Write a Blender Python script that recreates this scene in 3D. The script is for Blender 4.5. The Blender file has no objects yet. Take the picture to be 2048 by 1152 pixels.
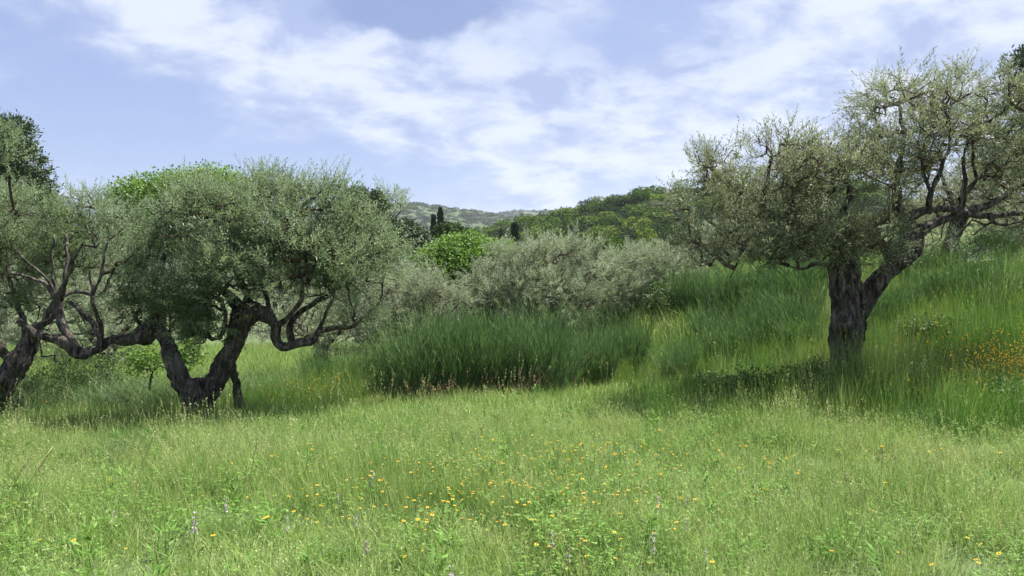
import bpy, math, random
import numpy as np
from mathutils import Vector, noise as mnoise

# ------------------------------------------------------------------ camera, sky, sun, exposure
scene = bpy.context.scene
COL = scene.collection
rng = np.random.default_rng(7)
random.seed(7)

FPX = 1577.0
EYE = 1.6
PITCH = math.atan(46.0 / FPX)
cam_d = bpy.data.cameras.new("camera")
cam = bpy.data.objects.new("camera", cam_d)
COL.objects.link(cam)
cam.location = (0, 0, EYE)
cam.rotation_euler = (math.radians(90) - PITCH, 0, 0)
cam_d.sensor_width = 36
cam_d.lens = 36 * FPX / 2048
cam_d.clip_start = 0.05
cam_d.clip_end = 8000
scene.camera = cam

SUN_EL = math.radians(65)
SUN_AZ = math.radians(62)          # clockwise from +Y, towards +X
sun_d = bpy.data.lights.new("sun", 'SUN')
sun_d.energy = 5.0
sun_d.angle = math.radians(0.9)
sun_d.color = (1.0, 0.955, 0.88)
sun = bpy.data.objects.new("sun", sun_d)
COL.objects.link(sun)
sdir = Vector((math.sin(SUN_AZ) * math.cos(SUN_EL), math.cos(SUN_AZ) * math.cos(SUN_EL), math.sin(SUN_EL)))
sun.rotation_euler = sdir.to_track_quat('Z', 'Y').to_euler()
sun.location = (20, 20, 40)

scene.view_settings.view_transform = 'Standard'
scene.view_settings.look = 'None'
scene.view_settings.gamma = 1
scene.view_settings.use_curve_mapping = False
scene.view_settings.exposure = 1.45
SKY_STRENGTH = 0.05


class NT:
    """small node-tree helper"""
    def __init__(self, tree):
        self.t = tree
    def n(self, kind, **kw):
        nd = self.t.nodes.new(kind)
        for k, v in kw.items():
            setattr(nd, k, v)
        return nd
    def l(self, a, b):
        self.t.links.new(a, b)
    def put(self, sock, v):
        if hasattr(v, 'links') or hasattr(v, 'is_linked'):
            self.l(v, sock)
        else:
            sock.default_value = v
    def math(self, op, a, b=None, c=None, clamp=False):
        nd = self.n('ShaderNodeMath', operation=op, use_clamp=clamp)
        self.put(nd.inputs[0], a)
        if b is not None: self.put(nd.inputs[1], b)
        if c is not None: self.put(nd.inputs[2], c)
        return nd.outputs[0]
    def mix(self, f, a, b):
        nd = self.n('ShaderNodeMix', data_type='RGBA')
        self.put(nd.inputs[0], f); self.put(nd.inputs[6], a); self.put(nd.inputs[7], b)
        return nd.outputs[2]
    def noise(self, vec, scale, detail=4, rough=0.55, dist=0.0):
        nd = self.n('ShaderNodeTexNoise')
        if vec is not None: self.l(vec, nd.inputs['Vector'])
        nd.inputs['Scale'].default_value = scale
        nd.inputs['Detail'].default_value = detail
        nd.inputs['Roughness'].default_value = rough
        nd.inputs['Distortion'].default_value = dist
        return nd.outputs[0]
    def ramp(self, f, stops):
        nd = self.n('ShaderNodeValToRGB')
        self.put(nd.inputs[0], f)
        e = nd.color_ramp.elements
        while len(e) > 1: e.remove(e[-1])
        e[0].position = stops[0][0]; e[0].color = (*stops[0][1], 1)
        for p, c in stops[1:]:
            q = e.new(p); q.color = (*c, 1)
        return nd.outputs[0]
    def mrange(self, v, a, b, c=0.0, d=1.0, smooth=False):
        nd = self.n('ShaderNodeMapRange')
        if smooth: nd.interpolation_type = 'SMOOTHSTEP'
        self.put(nd.inputs[0], v)
        for i, q in enumerate((a, b, c, d)):
            nd.inputs[i + 1].default_value = q
        return nd.outputs[0]


def build_world():
    w = bpy.data.worlds.new("World")
    scene.world = w
    w.use_nodes = True
    t = NT(w.node_tree)
    w.node_tree.nodes.clear()
    out = t.n('ShaderNodeOutputWorld')
    bg = t.n('ShaderNodeBackground')
    bg.inputs[1].default_value = SKY_STRENGTH
    t.l(bg.outputs[0], out.inputs[0])
    sky = t.n('ShaderNodeTexSky', sky_type='NISHITA')
    sky.sun_disc = False
    sky.sun_elevation = SUN_EL
    sky.sun_rotation = SUN_AZ
    sky.altitude = 200
    sky.air_density = 1.0
    sky.dust_density = 0.6
    sky.ozone_density = 1.5
    tc = t.n('ShaderNodeTexCoord')
    sep = t.n('ShaderNodeSeparateXYZ')
    t.l(tc.outputs['Generated'], sep.inputs[0])
    X, Y, Z = sep.outputs
    az = t.math('ARCTAN2', X, Y)
    el = t.math('ARCSINE', Z)
    zz = t.math('ADD', t.math('MAXIMUM', Z, 0.0), 0.34)
    u = t.math('MULTIPLY', t.math('DIVIDE', X, zz), 1.4)
    v = t.math('DIVIDE', Y, zz)
    cv = t.n('ShaderNodeCombineXYZ')
    t.l(u, cv.inputs[0]); t.l(v, cv.inputs[1])
    P = cv.outputs[0]
    stretch = t.n('ShaderNodeMapping'); t.l(P, stretch.inputs[0])
    stretch.inputs['Rotation'].default_value = (0, 0, math.radians(-24)); stretch.inputs['Scale'].default_value = (.72, 1.15, 1)
    PS = stretch.outputs[0]
    big = t.noise(P, 0.55, 4, 0.45, 0.3)
    med = t.noise(PS, 2.5, 6, 0.55, 0.2)
    fine = t.noise(PS, 8.5, 7, 0.62, 0.15)
    # warp the blob coordinates with noise so their edges are cloud-like
    wa = t.math('MULTIPLY_ADD', t.math('SUBTRACT', med, 0.5), 0.22, az)
    we = t.math('MULTIPLY_ADD', t.math('SUBTRACT', t.noise(P, 2.6, 5, 0.6), 0.5), 0.12, el)
    dens = t.math('MULTIPLY_ADD', big, 1.1, -0.10)
    dens = t.math('ADD', dens, t.math('MULTIPLY', t.math('SUBTRACT', med, 0.5), 0.95))
    dens = t.math('ADD', dens, t.math('MULTIPLY', t.math('SUBTRACT', fine, 0.5), 0.95))
    blobs = [(430, 70, 420, 85, -22, .42), (800, 160, 330, 90, -22, .38), (1180, 240, 320, 90, -8, .42),
             (1500, 120, 560, 150, 12, .46), (1055, 352, 75, 30, -36, 1.25), (880, 360, 200, 50, 0, -.35), (1190, 375, 130, 35, 0, -.4), (1400, 300, 260, 70, 8, .26),
             (170, 230, 330, 105, -24, -.62), (640, 320, 300, 45, -4, -.30), (850, 0, 190, 60, 0, .45),
             (1190, 95, 110, 45, 0, -.22), (1250, 340, 130, 35, 8, -.20), (1850, 60, 260, 90, 10, .3), (230, 10, 260, 55, -10, .35), (40, 170, 130, 60, -20, .35)]
    for (px, py, rx, ry, rot, amp) in blobs:
        a0 = math.atan((px - 1024) / FPX); e0 = math.atan((530 - py) / FPX * math.cos(a0))
        da = t.math('SUBTRACT', wa, a0); de = t.math('SUBTRACT', we, e0)
        c, s = math.cos(math.radians(rot)), math.sin(math.radians(rot))
        p = t.math('ADD', t.math('MULTIPLY', da, c * FPX / rx), t.math('MULTIPLY', de, s * FPX / rx))
        q = t.math('ADD', t.math('MULTIPLY', da, -s * FPX / ry), t.math('MULTIPLY', de, c * FPX / ry))
        r2 = t.math('ADD', t.math('MULTIPLY', p, p), t.math('MULTIPLY', q, q))
        g = t.math('EXPONENT', t.math('MULTIPLY', r2, -0.9))
        dens = t.math('MULTIPLY_ADD', g, amp, dens)
    m = t.mrange(dens, 0.12, 0.86, 0, 1, True)
    m = t.math('MULTIPLY', m, 0.93)
    # cloud brightness: thicker parts slightly greyer, edges whiter
    cb = t.mrange(t.noise(PS, 4.6, 8, 0.6, 0.25), 0.34, 0.60, 0, 1, True)
    # two thicker, greyer cloud parts high above the gap in the trees
    for (px, py, rx, ry, amp) in ((850, 5, 190, 62, .95), (1210, 105, 210, 75, .55)):
        a0 = math.atan((px - 1024) / FPX); e0 = math.atan((530 - py) / FPX * math.cos(a0))
        p = t.math('MULTIPLY', t.math('SUBTRACT', wa, a0), FPX / rx)
        q = t.math('MULTIPLY', t.math('SUBTRACT', we, e0), FPX / ry)
        g = t.math('EXPONENT', t.math('MULTIPLY', t.math('ADD', t.math('MULTIPLY', p, p), t.math('MULTIPLY', q, q)), -1.0))
        cb = t.math('SUBTRACT', cb, t.math('MULTIPLY', g, amp), clamp=True)
        heavy = t.mrange(g, .22, .55, 0, amp, True) if px == 850 else heavy
    S = 1.0 / SKY_STRENGTH
    ccol = t.mix(cb, (0.158 * S, 0.194 * S, 0.300 * S, 1), (0.300 * S, 0.325 * S, 0.385 * S, 1))
    ccol = t.mix(heavy, ccol, (0.098 * S, 0.135 * S, 0.245 * S, 1))
    # thin high veil over the blue, as in the photograph's milky sky
    base = t.mix(0.65, sky.outputs[0], (0.136 * S, 0.172 * S, 0.308 * S, 1))
    final = t.mix(m, base, ccol)
    t.l(final, bg.inputs[0])
    w.cycles.sampling_method = 'MANUAL'
    w.cycles.sample_map_resolution = 512


build_world()
scene.cycles.max_bounces = 6
scene.cycles.diffuse_bounces = 3
scene.cycles.glossy_bounces = 2
scene.cycles.transmission_bounces = 3
scene.cycles.volume_bounces = 0
scene.cycles.transparent_max_bounces = 4
scene.cycles.use_denoising = True
scene.cycles.denoiser = 'OPENIMAGEDENOISE'


# ------------------------------------------------------------------ helpers
def PX(px, py, D):
    """world point seen at photo pixel (px, py) at distance D along +Y"""
    a = (px - 1024) / FPX; b = (576 - py) / FPX
    cy, sy = math.cos(PITCH), math.sin(PITCH)
    d = np.array([a, cy + b * sy, -sy + b * cy])
    return np.array([0, 0, EYE]) + d * (D / d[1])


def sstep(a, b, x):
    t = np.clip((x - a) / (b - a), 0, 1)
    return t * t * (3 - 2 * t)


def vnoise(x, y, s, seed=0):
    """cheap smooth value noise, vectorised"""
    x = np.asarray(x, float) / s + seed * 17.3; y = np.asarray(y, float) / s - seed * 9.7
    xi = np.floor(x); yi = np.floor(y); fx = x - xi; fy = y - yi
    fx = fx * fx * (3 - 2 * fx); fy = fy * fy * (3 - 2 * fy)
    def h(a, b):
        v = np.sin(a * 127.1 + b * 311.7 + seed * 74.7) * 43758.5453
        return v - np.floor(v)
    return (h(xi, yi) * (1 - fx) + h(xi + 1, yi) * fx) * (1 - fy) + (h(xi, yi + 1) * (1 - fx) + h(xi + 1, yi + 1) * fx) * fy


def ground_z(x, y):
    x = np.asarray(x, float); y = np.asarray(y, float)
    c = 0.040 + (0.095 - 0.040) * sstep(0.5, -4.5, x) - 0.008 * sstep(1, 5, x)
    g = np.maximum(y - 4, -4)
    g = np.where(g > 10, 10 + (g - 10) * 0.6, g)
    g = np.where(g > 34, 34 + (g - 34) * 0.15, g)
    z = -c * g
    u = 0.8 * x + 0.6 * y
    z = z + 1.72 * sstep(8.6, 16.5, u) * sstep(0.6, 4.2, x) * (1 - sstep(60, 130, np.hypot(x, y)))
    z = z + 0.10 * (vnoise(x, y, 2.3, 1) - .5) + 0.05 * (vnoise(x, y, 0.8, 2) - .5)
    return z


def new_mesh(name, V, F, mats=(), midx=None, smooth=False, attrs=None):
    """F: list of int arrays (n,3) or (n,4)"""
    V = np.asarray(V, np.float32)
    F = [np.asarray(f, np.int32) for f in F if len(f)]
    me = bpy.data.meshes.new(name)
    me.vertices.add(len(V)); me.vertices.foreach_set("co", V.ravel())
    loops = np.concatenate([f.ravel() for f in F])
    tot = np.concatenate([np.full(len(f), f.shape[1], np.int32) for f in F])
    start = np.concatenate([[0], np.cumsum(tot)[:-1]]).astype(np.int32)
    me.loops.add(len(loops)); me.loops.foreach_set("vertex_index", loops)
    me.polygons.add(len(tot)); me.polygons.foreach_set("loop_start", start)
    try:
        me.polygons.foreach_set("loop_total", tot)
    except Exception:
        pass
    for m in mats: me.materials.append(m)
    if midx is not None: me.polygons.foreach_set("material_index", np.asarray(midx, np.int32))
    me.polygons.foreach_set("use_smooth", np.full(len(tot), bool(smooth)))
    if attrs:
        for k, a in attrs.items():
            at = me.attributes.new(k, 'FLOAT', 'POINT'); at.data.foreach_set("value", np.asarray(a, np.float32))
    me.update(calc_edges=True)
    return me


def link(name, me, parent=None, label=None, cat=None, group=None, kind=None, loc=None):
    o = bpy.data.objects.new(name, me)
    COL.objects.link(o)
    if parent is not None: o.parent = parent
    if label: o['label'] = label
    if cat: o['category'] = cat
    if group: o['group'] = group
    if kind: o['kind'] = kind
    if loc is not None: o.location = tuple(float(q) for q in loc)
    return o


def norm(a):
    return a / np.maximum(np.linalg.norm(a, axis=-1, keepdims=True), 1e-9)


def frames(d):
    d = norm(d)
    ref = np.where(np.abs(d[..., 2:3]) < 0.9, np.array([0, 0, 1.0]), np.array([1.0, 0, 0]))
    u = norm(np.cross(d, ref)); v = np.cross(d, u)
    return u, v


def catmull(pts, step):
    """pts (n,4): xyz + radius -> resampled"""
    p = np.asarray(pts, float)
    p = np.vstack([2 * p[0] - p[1], p, 2 * p[-1] - p[-2]])
    p[:, 3] = np.maximum(p[:, 3], 0.003)
    out = []
    for i in range(1, len(p) - 2):
        n = max(2, int(np.linalg.norm(p[i + 1, :3] - p[i, :3]) / step))
        t = np.linspace(0, 1, n, endpoint=False)[:, None]
        a, b, c, d = p[i - 1], p[i], p[i + 1], p[i + 2]
        out.append(0.5 * ((2 * b) + (-a + c) * t + (2 * a - 5 * b + 4 * c - d) * t * t + (-a + 3 * b - 3 * c + d) * t ** 3))
    out.append(p[-2][None])
    o = np.vstack(out); o[:, 3] = np.maximum(o[:, 3], 0.003)
    return o


def tube(pts, sides=16, gnarl=0.0, seed=0, flute=0.0):
    """swept gnarled tube; pts (n,4). returns V, quads, tris(caps)"""
    n = len(pts); c = pts[:, :3]; r = pts[:, 3]
    tan = np.gradient(c, axis=0); tan = norm(tan)
    u = np.zeros((n, 3)); u[0] = frames(tan[0])[0]
    for i in range(1, n):
        q = u[i - 1] - tan[i] * np.dot(u[i - 1], tan[i]); u[i] = q / max(np.linalg.norm(q), 1e-6)
    v = np.cross(tan, u)
    ang = np.linspace(0, 2 * math.pi, sides, endpoint=False)
    L = np.concatenate([[0], np.cumsum(np.linalg.norm(np.diff(c, axis=0), axis=1))])
    A, LL = np.meshgrid(ang, L)
    R = r[:, None] * np.ones_like(A)
    if gnarl:
        k = 0
        for (na, nl, am) in ((2, 1.1, .55), (3, 2.3, .45), (5, 3.1, .35), (8, 5.0, .25)):
            ph = seed * 2.1 + k * 1.7; k += 1
            R = R * (1 + gnarl * am * np.sin(na * A + ph + nl * LL * 1.7 + 1.3 * np.sin(LL * 3 + ph)) * np.cos(nl * LL * 2.2 + ph * 2 + A))
    if flute:
        R = R * (1 + flute * np.abs(np.sin(5.5 * A + 1.2 * np.sin(2 * LL + seed))) ** 0.7 - flute * .5)
    V = c[:, None] + R[..., None] * (np.cos(A)[..., None] * u[:, None] + np.sin(A)[..., None] * v[:, None])
    V = V.reshape(-1, 3)
    i = np.arange(n - 1)[:, None] * sides; j = np.arange(sides)[None]; j2 = (j + 1) % sides
    Q = np.stack([i + j, i + j2, i + sides + j2, i + sides + j], -1).reshape(-1, 4)
    V = np.vstack([V, c[0], c[-1]])
    b0, b1 = n * sides, n * sides + 1
    jj = np.arange(sides); j3 = (jj + 1) % sides
    T = np.vstack([np.stack([np.full(sides, b0), j3, jj], -1),
                   np.stack([np.full(sides, b1), (n - 1) * sides + jj, (n - 1) * sides + j3], -1)])
    return V, Q, T


def edge_tubes(A, B, ra, rb, ua, va, ub, vb, sides=5):
    n = len(A)
    ang = np.linspace(0, 2 * math.pi, sides, endpoint=False)
    cs, sn = np.cos(ang)[None, :, None], np.sin(ang)[None, :, None]
    Va = A[:, None] + ra[:, None, None] * (cs * ua[:, None] + sn * va[:, None])
    Vb = B[:, None] + rb[:, None, None] * (cs * ub[:, None] + sn * vb[:, None])
    V = np.concatenate([Va, Vb], 1).reshape(-1, 3)
    b = np.arange(n)[:, None] * 2 * sides; j = np.arange(sides)[None]; j2 = (j + 1) % sides
    Q = np.stack([b + j, b + j2, b + sides + j2, b + sides + j], -1).reshape(-1, 4)
    return V, Q


# ------------------------------------------------------------------ materials
def mat(name):
    m = bpy.data.materials.new(name); m.use_nodes = True
    t = NT(m.node_tree); m.node_tree.nodes.clear()
    out = t.n('ShaderNodeOutputMaterial')
    return m, t, out


def leaf_mat(name, stops, under=None, trans=0.35, rough=0.5, spec=0.35, tcol=None, patch=None, objvar=0.0, attr='tint'):
    m, t, out = mat(name)
    at = t.n('ShaderNodeAttribute', attribute_name=attr)
    f = at.outputs['Fac']
    if objvar:
        oi = t.n('ShaderNodeObjectInfo')
        f = t.math('ADD', f, t.math('MULTIPLY', t.math('SUBTRACT', oi.outputs['Random'], 0.5), objvar), clamp=True)
    col = t.ramp(f, stops)
    if patch:
        geo0 = t.n('ShaderNodeNewGeometry')
        for (sc, lo, hi, pc, amt) in patch:
            nz = t.mrange(t.noise(geo0.outputs['Position'], sc, 3, 0.6), lo, hi, 0, amt, True)
            col = t.mix(nz, col, (*pc, 1))
    geo = t.n('ShaderNodeNewGeometry')
    if under:
        col = t.mix(geo.outputs['Backfacing'], col, (*under, 1))
    pr = t.n('ShaderNodeBsdfPrincipled')
    t.l(col, pr.inputs['Base Color'])
    pr.inputs['Roughness'].default_value = rough
    pr.inputs['Specular IOR Level'].default_value = spec
    tr = t.n('ShaderNodeBsdfTranslucent')
    if tcol:
        tm = t.mix(0.6, col, (*tcol, 1)); t.l(tm, tr.inputs[0])
    else:
        t.l(col, tr.inputs[0])
    mx = t.n('ShaderNodeMixShader'); mx.inputs[0].default_value = trans
    t.l(pr.outputs[0], mx.inputs[1]); t.l(tr.outputs[0], mx.inputs[2])
    t.l(mx.outputs[0], out.inputs[0])
    return m


def bark_mat(name, dark, light, scale=14, lichen=0.0):
    m, t, out = mat(name)
    tc = t.n('ShaderNodeNewGeometry')
    mp = t.n('ShaderNodeMapping'); mp.inputs['Scale'].default_value = (1, 1, 0.28)
    t.l(tc.outputs['Position'], mp.inputs[0])
    a = t.noise(mp.outputs[0], scale, 6, 0.65, 0.8)
    b = t.noise(tc.outputs['Position'], 3.0, 4, 0.6)
    col = t.ramp(a, [(0.36, dark), (0.52, tuple(0.75 * x + .25 * y for x, y in zip(dark, light))), (0.70, light)])
    if lichen:
        k = t.mrange(b, 0.55, 0.72, 0, lichen, True)
        col = t.mix(k, col, (0.20, 0.19, 0.15, 1))
    pr = t.n('ShaderNodeBsdfPrincipled')
    t.l(col, pr.inputs['Base Color'])
    pr.inputs['Roughness'].default_value = 0.9
    pr.inputs['Specular IOR Level'].default_value = 0.2
    bp = t.n('ShaderNodeBump'); bp.inputs['Strength'].default_value = 0.9; bp.inputs['Distance'].default_value = 0.03
    t.l(t.math('ADD', a, t.math('MULTIPLY', t.noise(mp.outputs[0], scale * 3, 4, 0.6), 0.4)), bp.inputs['Height'])
    t.l(bp.outputs[0], pr.inputs['Normal'])
    t.l(pr.outputs[0], out.inputs[0])
    return m


M = {}
M['olive_leaf'] = leaf_mat('olive_leaf', [(0, (.080, .130, .048)), (.5, (.158, .235, .095)), (1, (.265, .345, .165))],
                           under=(.34, .42, .27), trans=.42, rough=.42, spec=.3, tcol=(.22, .30, .12))
M['olive_leaf_pale'] = leaf_mat('olive_leaf_pale', [(0, (.130, .180, .095)), (.5, (.225, .295, .160)), (1, (.350, .420, .250))],
                                under=(.38, .41, .31), trans=.42, rough=.45, spec=.28, tcol=(.28, .34, .16))
M['olive_leaf_warm'] = leaf_mat('olive_leaf_warm', [(0, (.085, .115, .055)), (.5, (.160, .200, .095)), (1, (.260, .300, .160))],
                                under=(.33, .37, .26), trans=.42, rough=.42, spec=.3, tcol=(.22, .26, .10))
M['bright_leaf'] = leaf_mat('bright_leaf', [(0, (.050, .105, .016)), (.5, (.095, .19, .028)), (1, (.18, .30, .055))],
                            trans=.42, rough=.5, tcol=(.2, .33, .05))
M['pine_needle'] = leaf_mat('pine_needle', [(0, (0.021, 0.044, 0.017)), (.5, (0.042, 0.075, 0.026)), (1, (0.081, 0.124, 0.040))], trans=.12, rough=.55)
M['cypress_leaf'] = leaf_mat('cypress_leaf', [(0, (0.016, 0.034, 0.018)), (1, (0.044, 0.075, 0.034))], trans=.08, rough=.6)
M['hill_leaf_green'] = leaf_mat('hill_leaf_green', [(0, (.035, .078, .012)), (.5, (.080, .145, .022)), (1, (.19, .25, .045))], trans=.15, rough=.8, spec=.05, objvar=.9)
M['hill_leaf_dark'] = leaf_mat('hill_leaf_dark', [(0, (.022, .045, .014)), (.5, (.042, .074, .022)), (1, (.080, .12, .036))], trans=.12, rough=.8, spec=.05, objvar=.6)
M['hill_leaf_grey'] = leaf_mat('hill_leaf_grey', [(0, (0.062, 0.081, 0.040)), (.5, (0.104, 0.130, 0.067)), (1, (0.156, 0.182, 0.101))], trans=.15, rough=.8, spec=.05, objvar=.6)
M['broom_stem'] = leaf_mat('broom_stem', [(0, (.065, .125, .050)), (.5, (.130, .215, .085)), (1, (.250, .345, .140))], trans=.42, rough=.5,
                           tcol=(.13, .26, .05))
M['bramble_leaf'] = leaf_mat('bramble_leaf', [(0, (.030, .068, .016)), (.5, (.065, .125, .026)), (1, (.15, .20, .045))], trans=.35, rough=.5)
M['bark'] = bark_mat('bark', (.015, .012, .009), (.24, .21, .175), 19, .5)
M['bark_pale'] = bark_mat('bark_pale', (.045, .036, .028), (.20, .165, .125), 18, .3)
M['twig'] = bark_mat('twig', (.042, .031, .024), (.135, .105, .082), 20, .0)
M['twig_warm'] = bark_mat('twig_warm', (.07, .048, .036), (.20, .145, .11), 20, .0)

GPATCH = [(.35, .48, .70, (.36, .38, .13), .5), (1.3, .50, .66, (.075, .19, .025), .65), (.8, .60, .78, (.34, .29, .16), .45)]
M['meadow'] = leaf_mat('meadow', [(0, (0.095, 0.170, 0.034)), (.4, (0.215, 0.330, 0.072)), (.75, (0.330, 0.450, 0.125)), (1, (0.500, 0.520, 0.265))],
                       trans=.42, rough=.5, spec=.3, patch=GPATCH)
M['lush'] = leaf_mat('lush', [(0, (0.040, 0.105, 0.018)), (.5, (0.088, 0.200, 0.028)), (1, (0.190, 0.320, 0.055))], trans=.42, rough=.45, spec=.3,
                     patch=[(.5, .46, .62, (.27, .34, .08), .75), (.8, .52, .68, (.040, .095, .050), .75), (2.2, .55, .75, (.16, .19, .07), .5)])
M['arching'] = leaf_mat('arching', [(0, (0.045, 0.098, 0.029)), (.5, (0.098, 0.172, 0.051)), (1, (0.239, 0.284, 0.114))], trans=.38, rough=.5)
M['straw'] = leaf_mat('straw', [(0, (0.260, 0.308, 0.108)), (.6, (0.442, 0.448, 0.192)), (1, (0.546, 0.504, 0.252))], trans=.35, rough=.6)
M['rust_stalk'] = leaf_mat('rust_stalk', [(0, (.16, .10, .055)), (1, (.34, .22, .14))], trans=.2, rough=.7)
M['clover'] = leaf_mat('clover', [(0, (0.083, 0.186, 0.026)), (.6, (0.150, 0.289, 0.055)), (1, (0.284, 0.414, 0.121))], trans=.42, rough=.6, spec=.15,
                       patch=[(1.1, .5, .7, (.17, .24, .07), .5)])


def flat_mat(name, c, rough=.6, trans=0.25):
    m, t, out = mat(name)
    g = t.n('ShaderNodeNewGeometry')
    nz = t.noise(g.outputs['Position'], 60, 2, .5)
    col = t.mix(nz, (*[q * .75 for q in c], 1), (*[min(1, q * 1.2) for q in c], 1))
    d = t.n('ShaderNodeBsdfPrincipled'); t.l(col, d.inputs['Base Color']); d.inputs['Roughness'].default_value = rough
    tr = t.n('ShaderNodeBsdfTranslucent'); t.l(col, tr.inputs[0])
    mx = t.n('ShaderNodeMixShader'); mx.inputs[0].default_value = trans
    t.l(d.outputs[0], mx.inputs[1]); t.l(tr.outputs[0], mx.inputs[2]); t.l(mx.outputs[0], out.inputs[0])
    return m


M['yellow'] = flat_mat('yellow_petal', (.86, .60, .035), .6, .45)
M['orange'] = flat_mat('orange_disc', (.62, .26, .015))
M['white'] = flat_mat('white_petal', (.52, .46, .48))
M['pink'] = flat_mat('pink_petal', (.58, .36, .52))
M['maroon'] = flat_mat('dark_bract', (.22, .10, .12))
M['stem'] = flat_mat('flower_stem', (.10, .19, .05))
M['steel'] = flat_mat('mast_steel', (.28, .28, .29), .5, 0.0)


def ground_mat():
    m, t, out = mat('soil_and_moss')
    g = t.n('ShaderNodeNewGeometry')
    a = t.noise(g.outputs['Position'], 3.0, 6, .65)
    b = t.noise(g.outputs['Position'], .25, 4, .6)
    c = t.ramp(a, [(.3, (.040, .060, .018)), (.55, (.070, .100, .030)), (.8, (.13, .115, .065))])
    c = t.mix(t.mrange(b, .4, .7), c, (.065, .105, .03, 1))
    p = t.n('ShaderNodeBsdfPrincipled'); t.l(c, p.inputs['Base Color']); p.inputs['Roughness'].default_value = .95
    bp = t.n('ShaderNodeBump'); bp.inputs['Strength'].default_value = .6; bp.inputs['Distance'].default_value = .05
    t.l(a, bp.inputs['Height']); t.l(bp.outputs[0], p.inputs['Normal'])
    t.l(p.outputs[0], out.inputs[0])
    return m


def scrub_mat(name, c1, c2, c3, s1, terr=0):
    m, t, out = mat(name)
    g = t.n('ShaderNodeNewGeometry')
    a = t.noise(g.outputs['Position'], s1, 6, .7)
    b = t.noise(g.outputs['Position'], s1 * .12, 4, .6)
    c = t.ramp(a, [(.35, c1), (.5, c2), (.68, c3)])
    c = t.mix(t.mrange(b, .4, .65, 0, .6), c, (*c2, 1))
    p = t.n('ShaderNodeBsdfPrincipled'); t.l(c, p.inputs['Base Color']); p.inputs['Roughness'].default_value = 1
    p.inputs['Specular IOR Level'].default_value = .1
    t.l(p.outputs[0], out.inputs[0])
    return m


M['ground'] = ground_mat()
M['hill_soil'] = scrub_mat('hill_soil', (.03, .05, .016), (.06, .085, .026), (.12, .13, .05), .3)
M['mountain_near'] = scrub_mat('mountain_near', (.048, .070, .036), (.066, .092, .046), (.095, .120, .064), .035)
M['mountain_far'] = scrub_mat('mountain_far', (.052, .070, .040), (.072, .092, .050), (.105, .120, .072), .025)


# ------------------------------------------------------------------ terrain
def grid_mesh(name, xs, ys, zf, m):
    X, Y = np.meshgrid(xs, ys)
    Z = zf(X, Y)
    V = np.stack([X, Y, Z], -1).reshape(-1, 3)
    nx, ny = len(xs), len(ys)
    i = np.arange(ny - 1)[:, None] * nx; j = np.arange(nx - 1)[None]
    Q = np.stack([i + j, i + j + 1, i + nx + j + 1, i + nx + j], -1).reshape(-1, 4)
    return new_mesh(name, V, [Q], [m], smooth=True)


tt = np.linspace(-1, 1, 241)
xs = np.sinh(tt * 6.0) / math.sinh(6.0) * 2600
tt = np.linspace(0, 1, 241)
ys = -12 + np.sinh(tt * 6.2) / math.sinh(6.2) * 3000
link('ground', grid_mesh('ground', xs, ys, ground_z, M['ground']), kind='structure')


def crest_fn(pts, D):
    px = np.array([p[0] for p in pts], float); py = np.array([p[1] for p in pts], float)
    x = (px - 1024) / FPX * D; z = EYE + (530 - py) / FPX * D
    return lambda q: np.interp(q, x, z)


HD = 260.0
hc = crest_fn([(700, 560), (930, 520), (1000, 486), (1060, 470), (1130, 449), (1200, 431), (1290, 416), (1350, 409), (1500, 404),
               (1700, 398), (2000, 400), (2400, 420), (3000, 470), (3600, 540)], HD)


def hill_z(X, Y):
    base = -6.0
    xx = X * HD / np.maximum(Y, 60)      # ridge runs so its foot swings towards us
    H = hc(X + (vnoise(X, Y, 30, 5) - .5) * 6)
    prof = np.exp(-((Y - HD) / 75.0) ** 2)
    z = base + (H - base) * prof + (vnoise(X, Y, 18, 6) - .5) * 2.2
    return z - 3 * sstep(0, 1, (np.abs(Y - HD) - 130) / 30)


link('hill', grid_mesh('hill', np.linspace(-70, 420, 120), np.linspace(110, 420, 80), hill_z, M['hill_soil']), kind='structure')


def ridge(D, pts, width, rough, seed, base=-14):
    c = crest_fn(pts, D)
    def f(X, Y):
        H = c(X) + (vnoise(X, Y * 0, 60, seed) - .5) * rough * .4
        d = (Y - D) / width
        prof = np.where(d < 0, np.exp(-np.abs(d) ** 1.5 * 1.4), np.exp(-d * d * 2))
        gul = (np.abs(vnoise(X + Y * .35, Y, 130, seed + 1) - .5) * 2) * rough * 1.3 * np.exp(-((d + .9) / .8) ** 2)
        return base + (H - base) * prof - gul + (vnoise(X, Y, 45, seed + 2) - .5) * rough * .35 * np.minimum(1, np.abs(d) * 2)
    return f


mz1 = ridge(1150, [(-600, 470), (200, 455), (560, 440), (700, 428), (770, 415), (830, 409), (900, 411), (950, 417), (1000, 427), (1045, 437),
                   (1120, 452), (1250, 470), (1500, 500)], 420, 16, 11)
M['mountain_scrub'] = leaf_mat('mountain_scrub', [(0, (.040, .060, .030)), (1, (.085, .110, .052))], trans=.1, rough=.8)
link('mountain', grid_mesh('mountain', np.linspace(-1200, 450, 200), np.linspace(500, 1500, 130), mz1, M['mountain_near']), kind='structure')
mz2 = ridge(2000, [(-300, 480), (600, 450), (850, 440), (960, 432), (1000, 426), (1050, 417), (1085, 421), (1140, 417), (1220, 410), (1400, 415),
                   (1800, 425), (2300, 450), (2900, 500)], 500, 22, 15)
link('mountain', grid_mesh('mountain', np.linspace(-1200, 1900, 200), np.linspace(1200, 2500, 110), mz2, M['mountain_far']), kind='structure')


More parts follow.
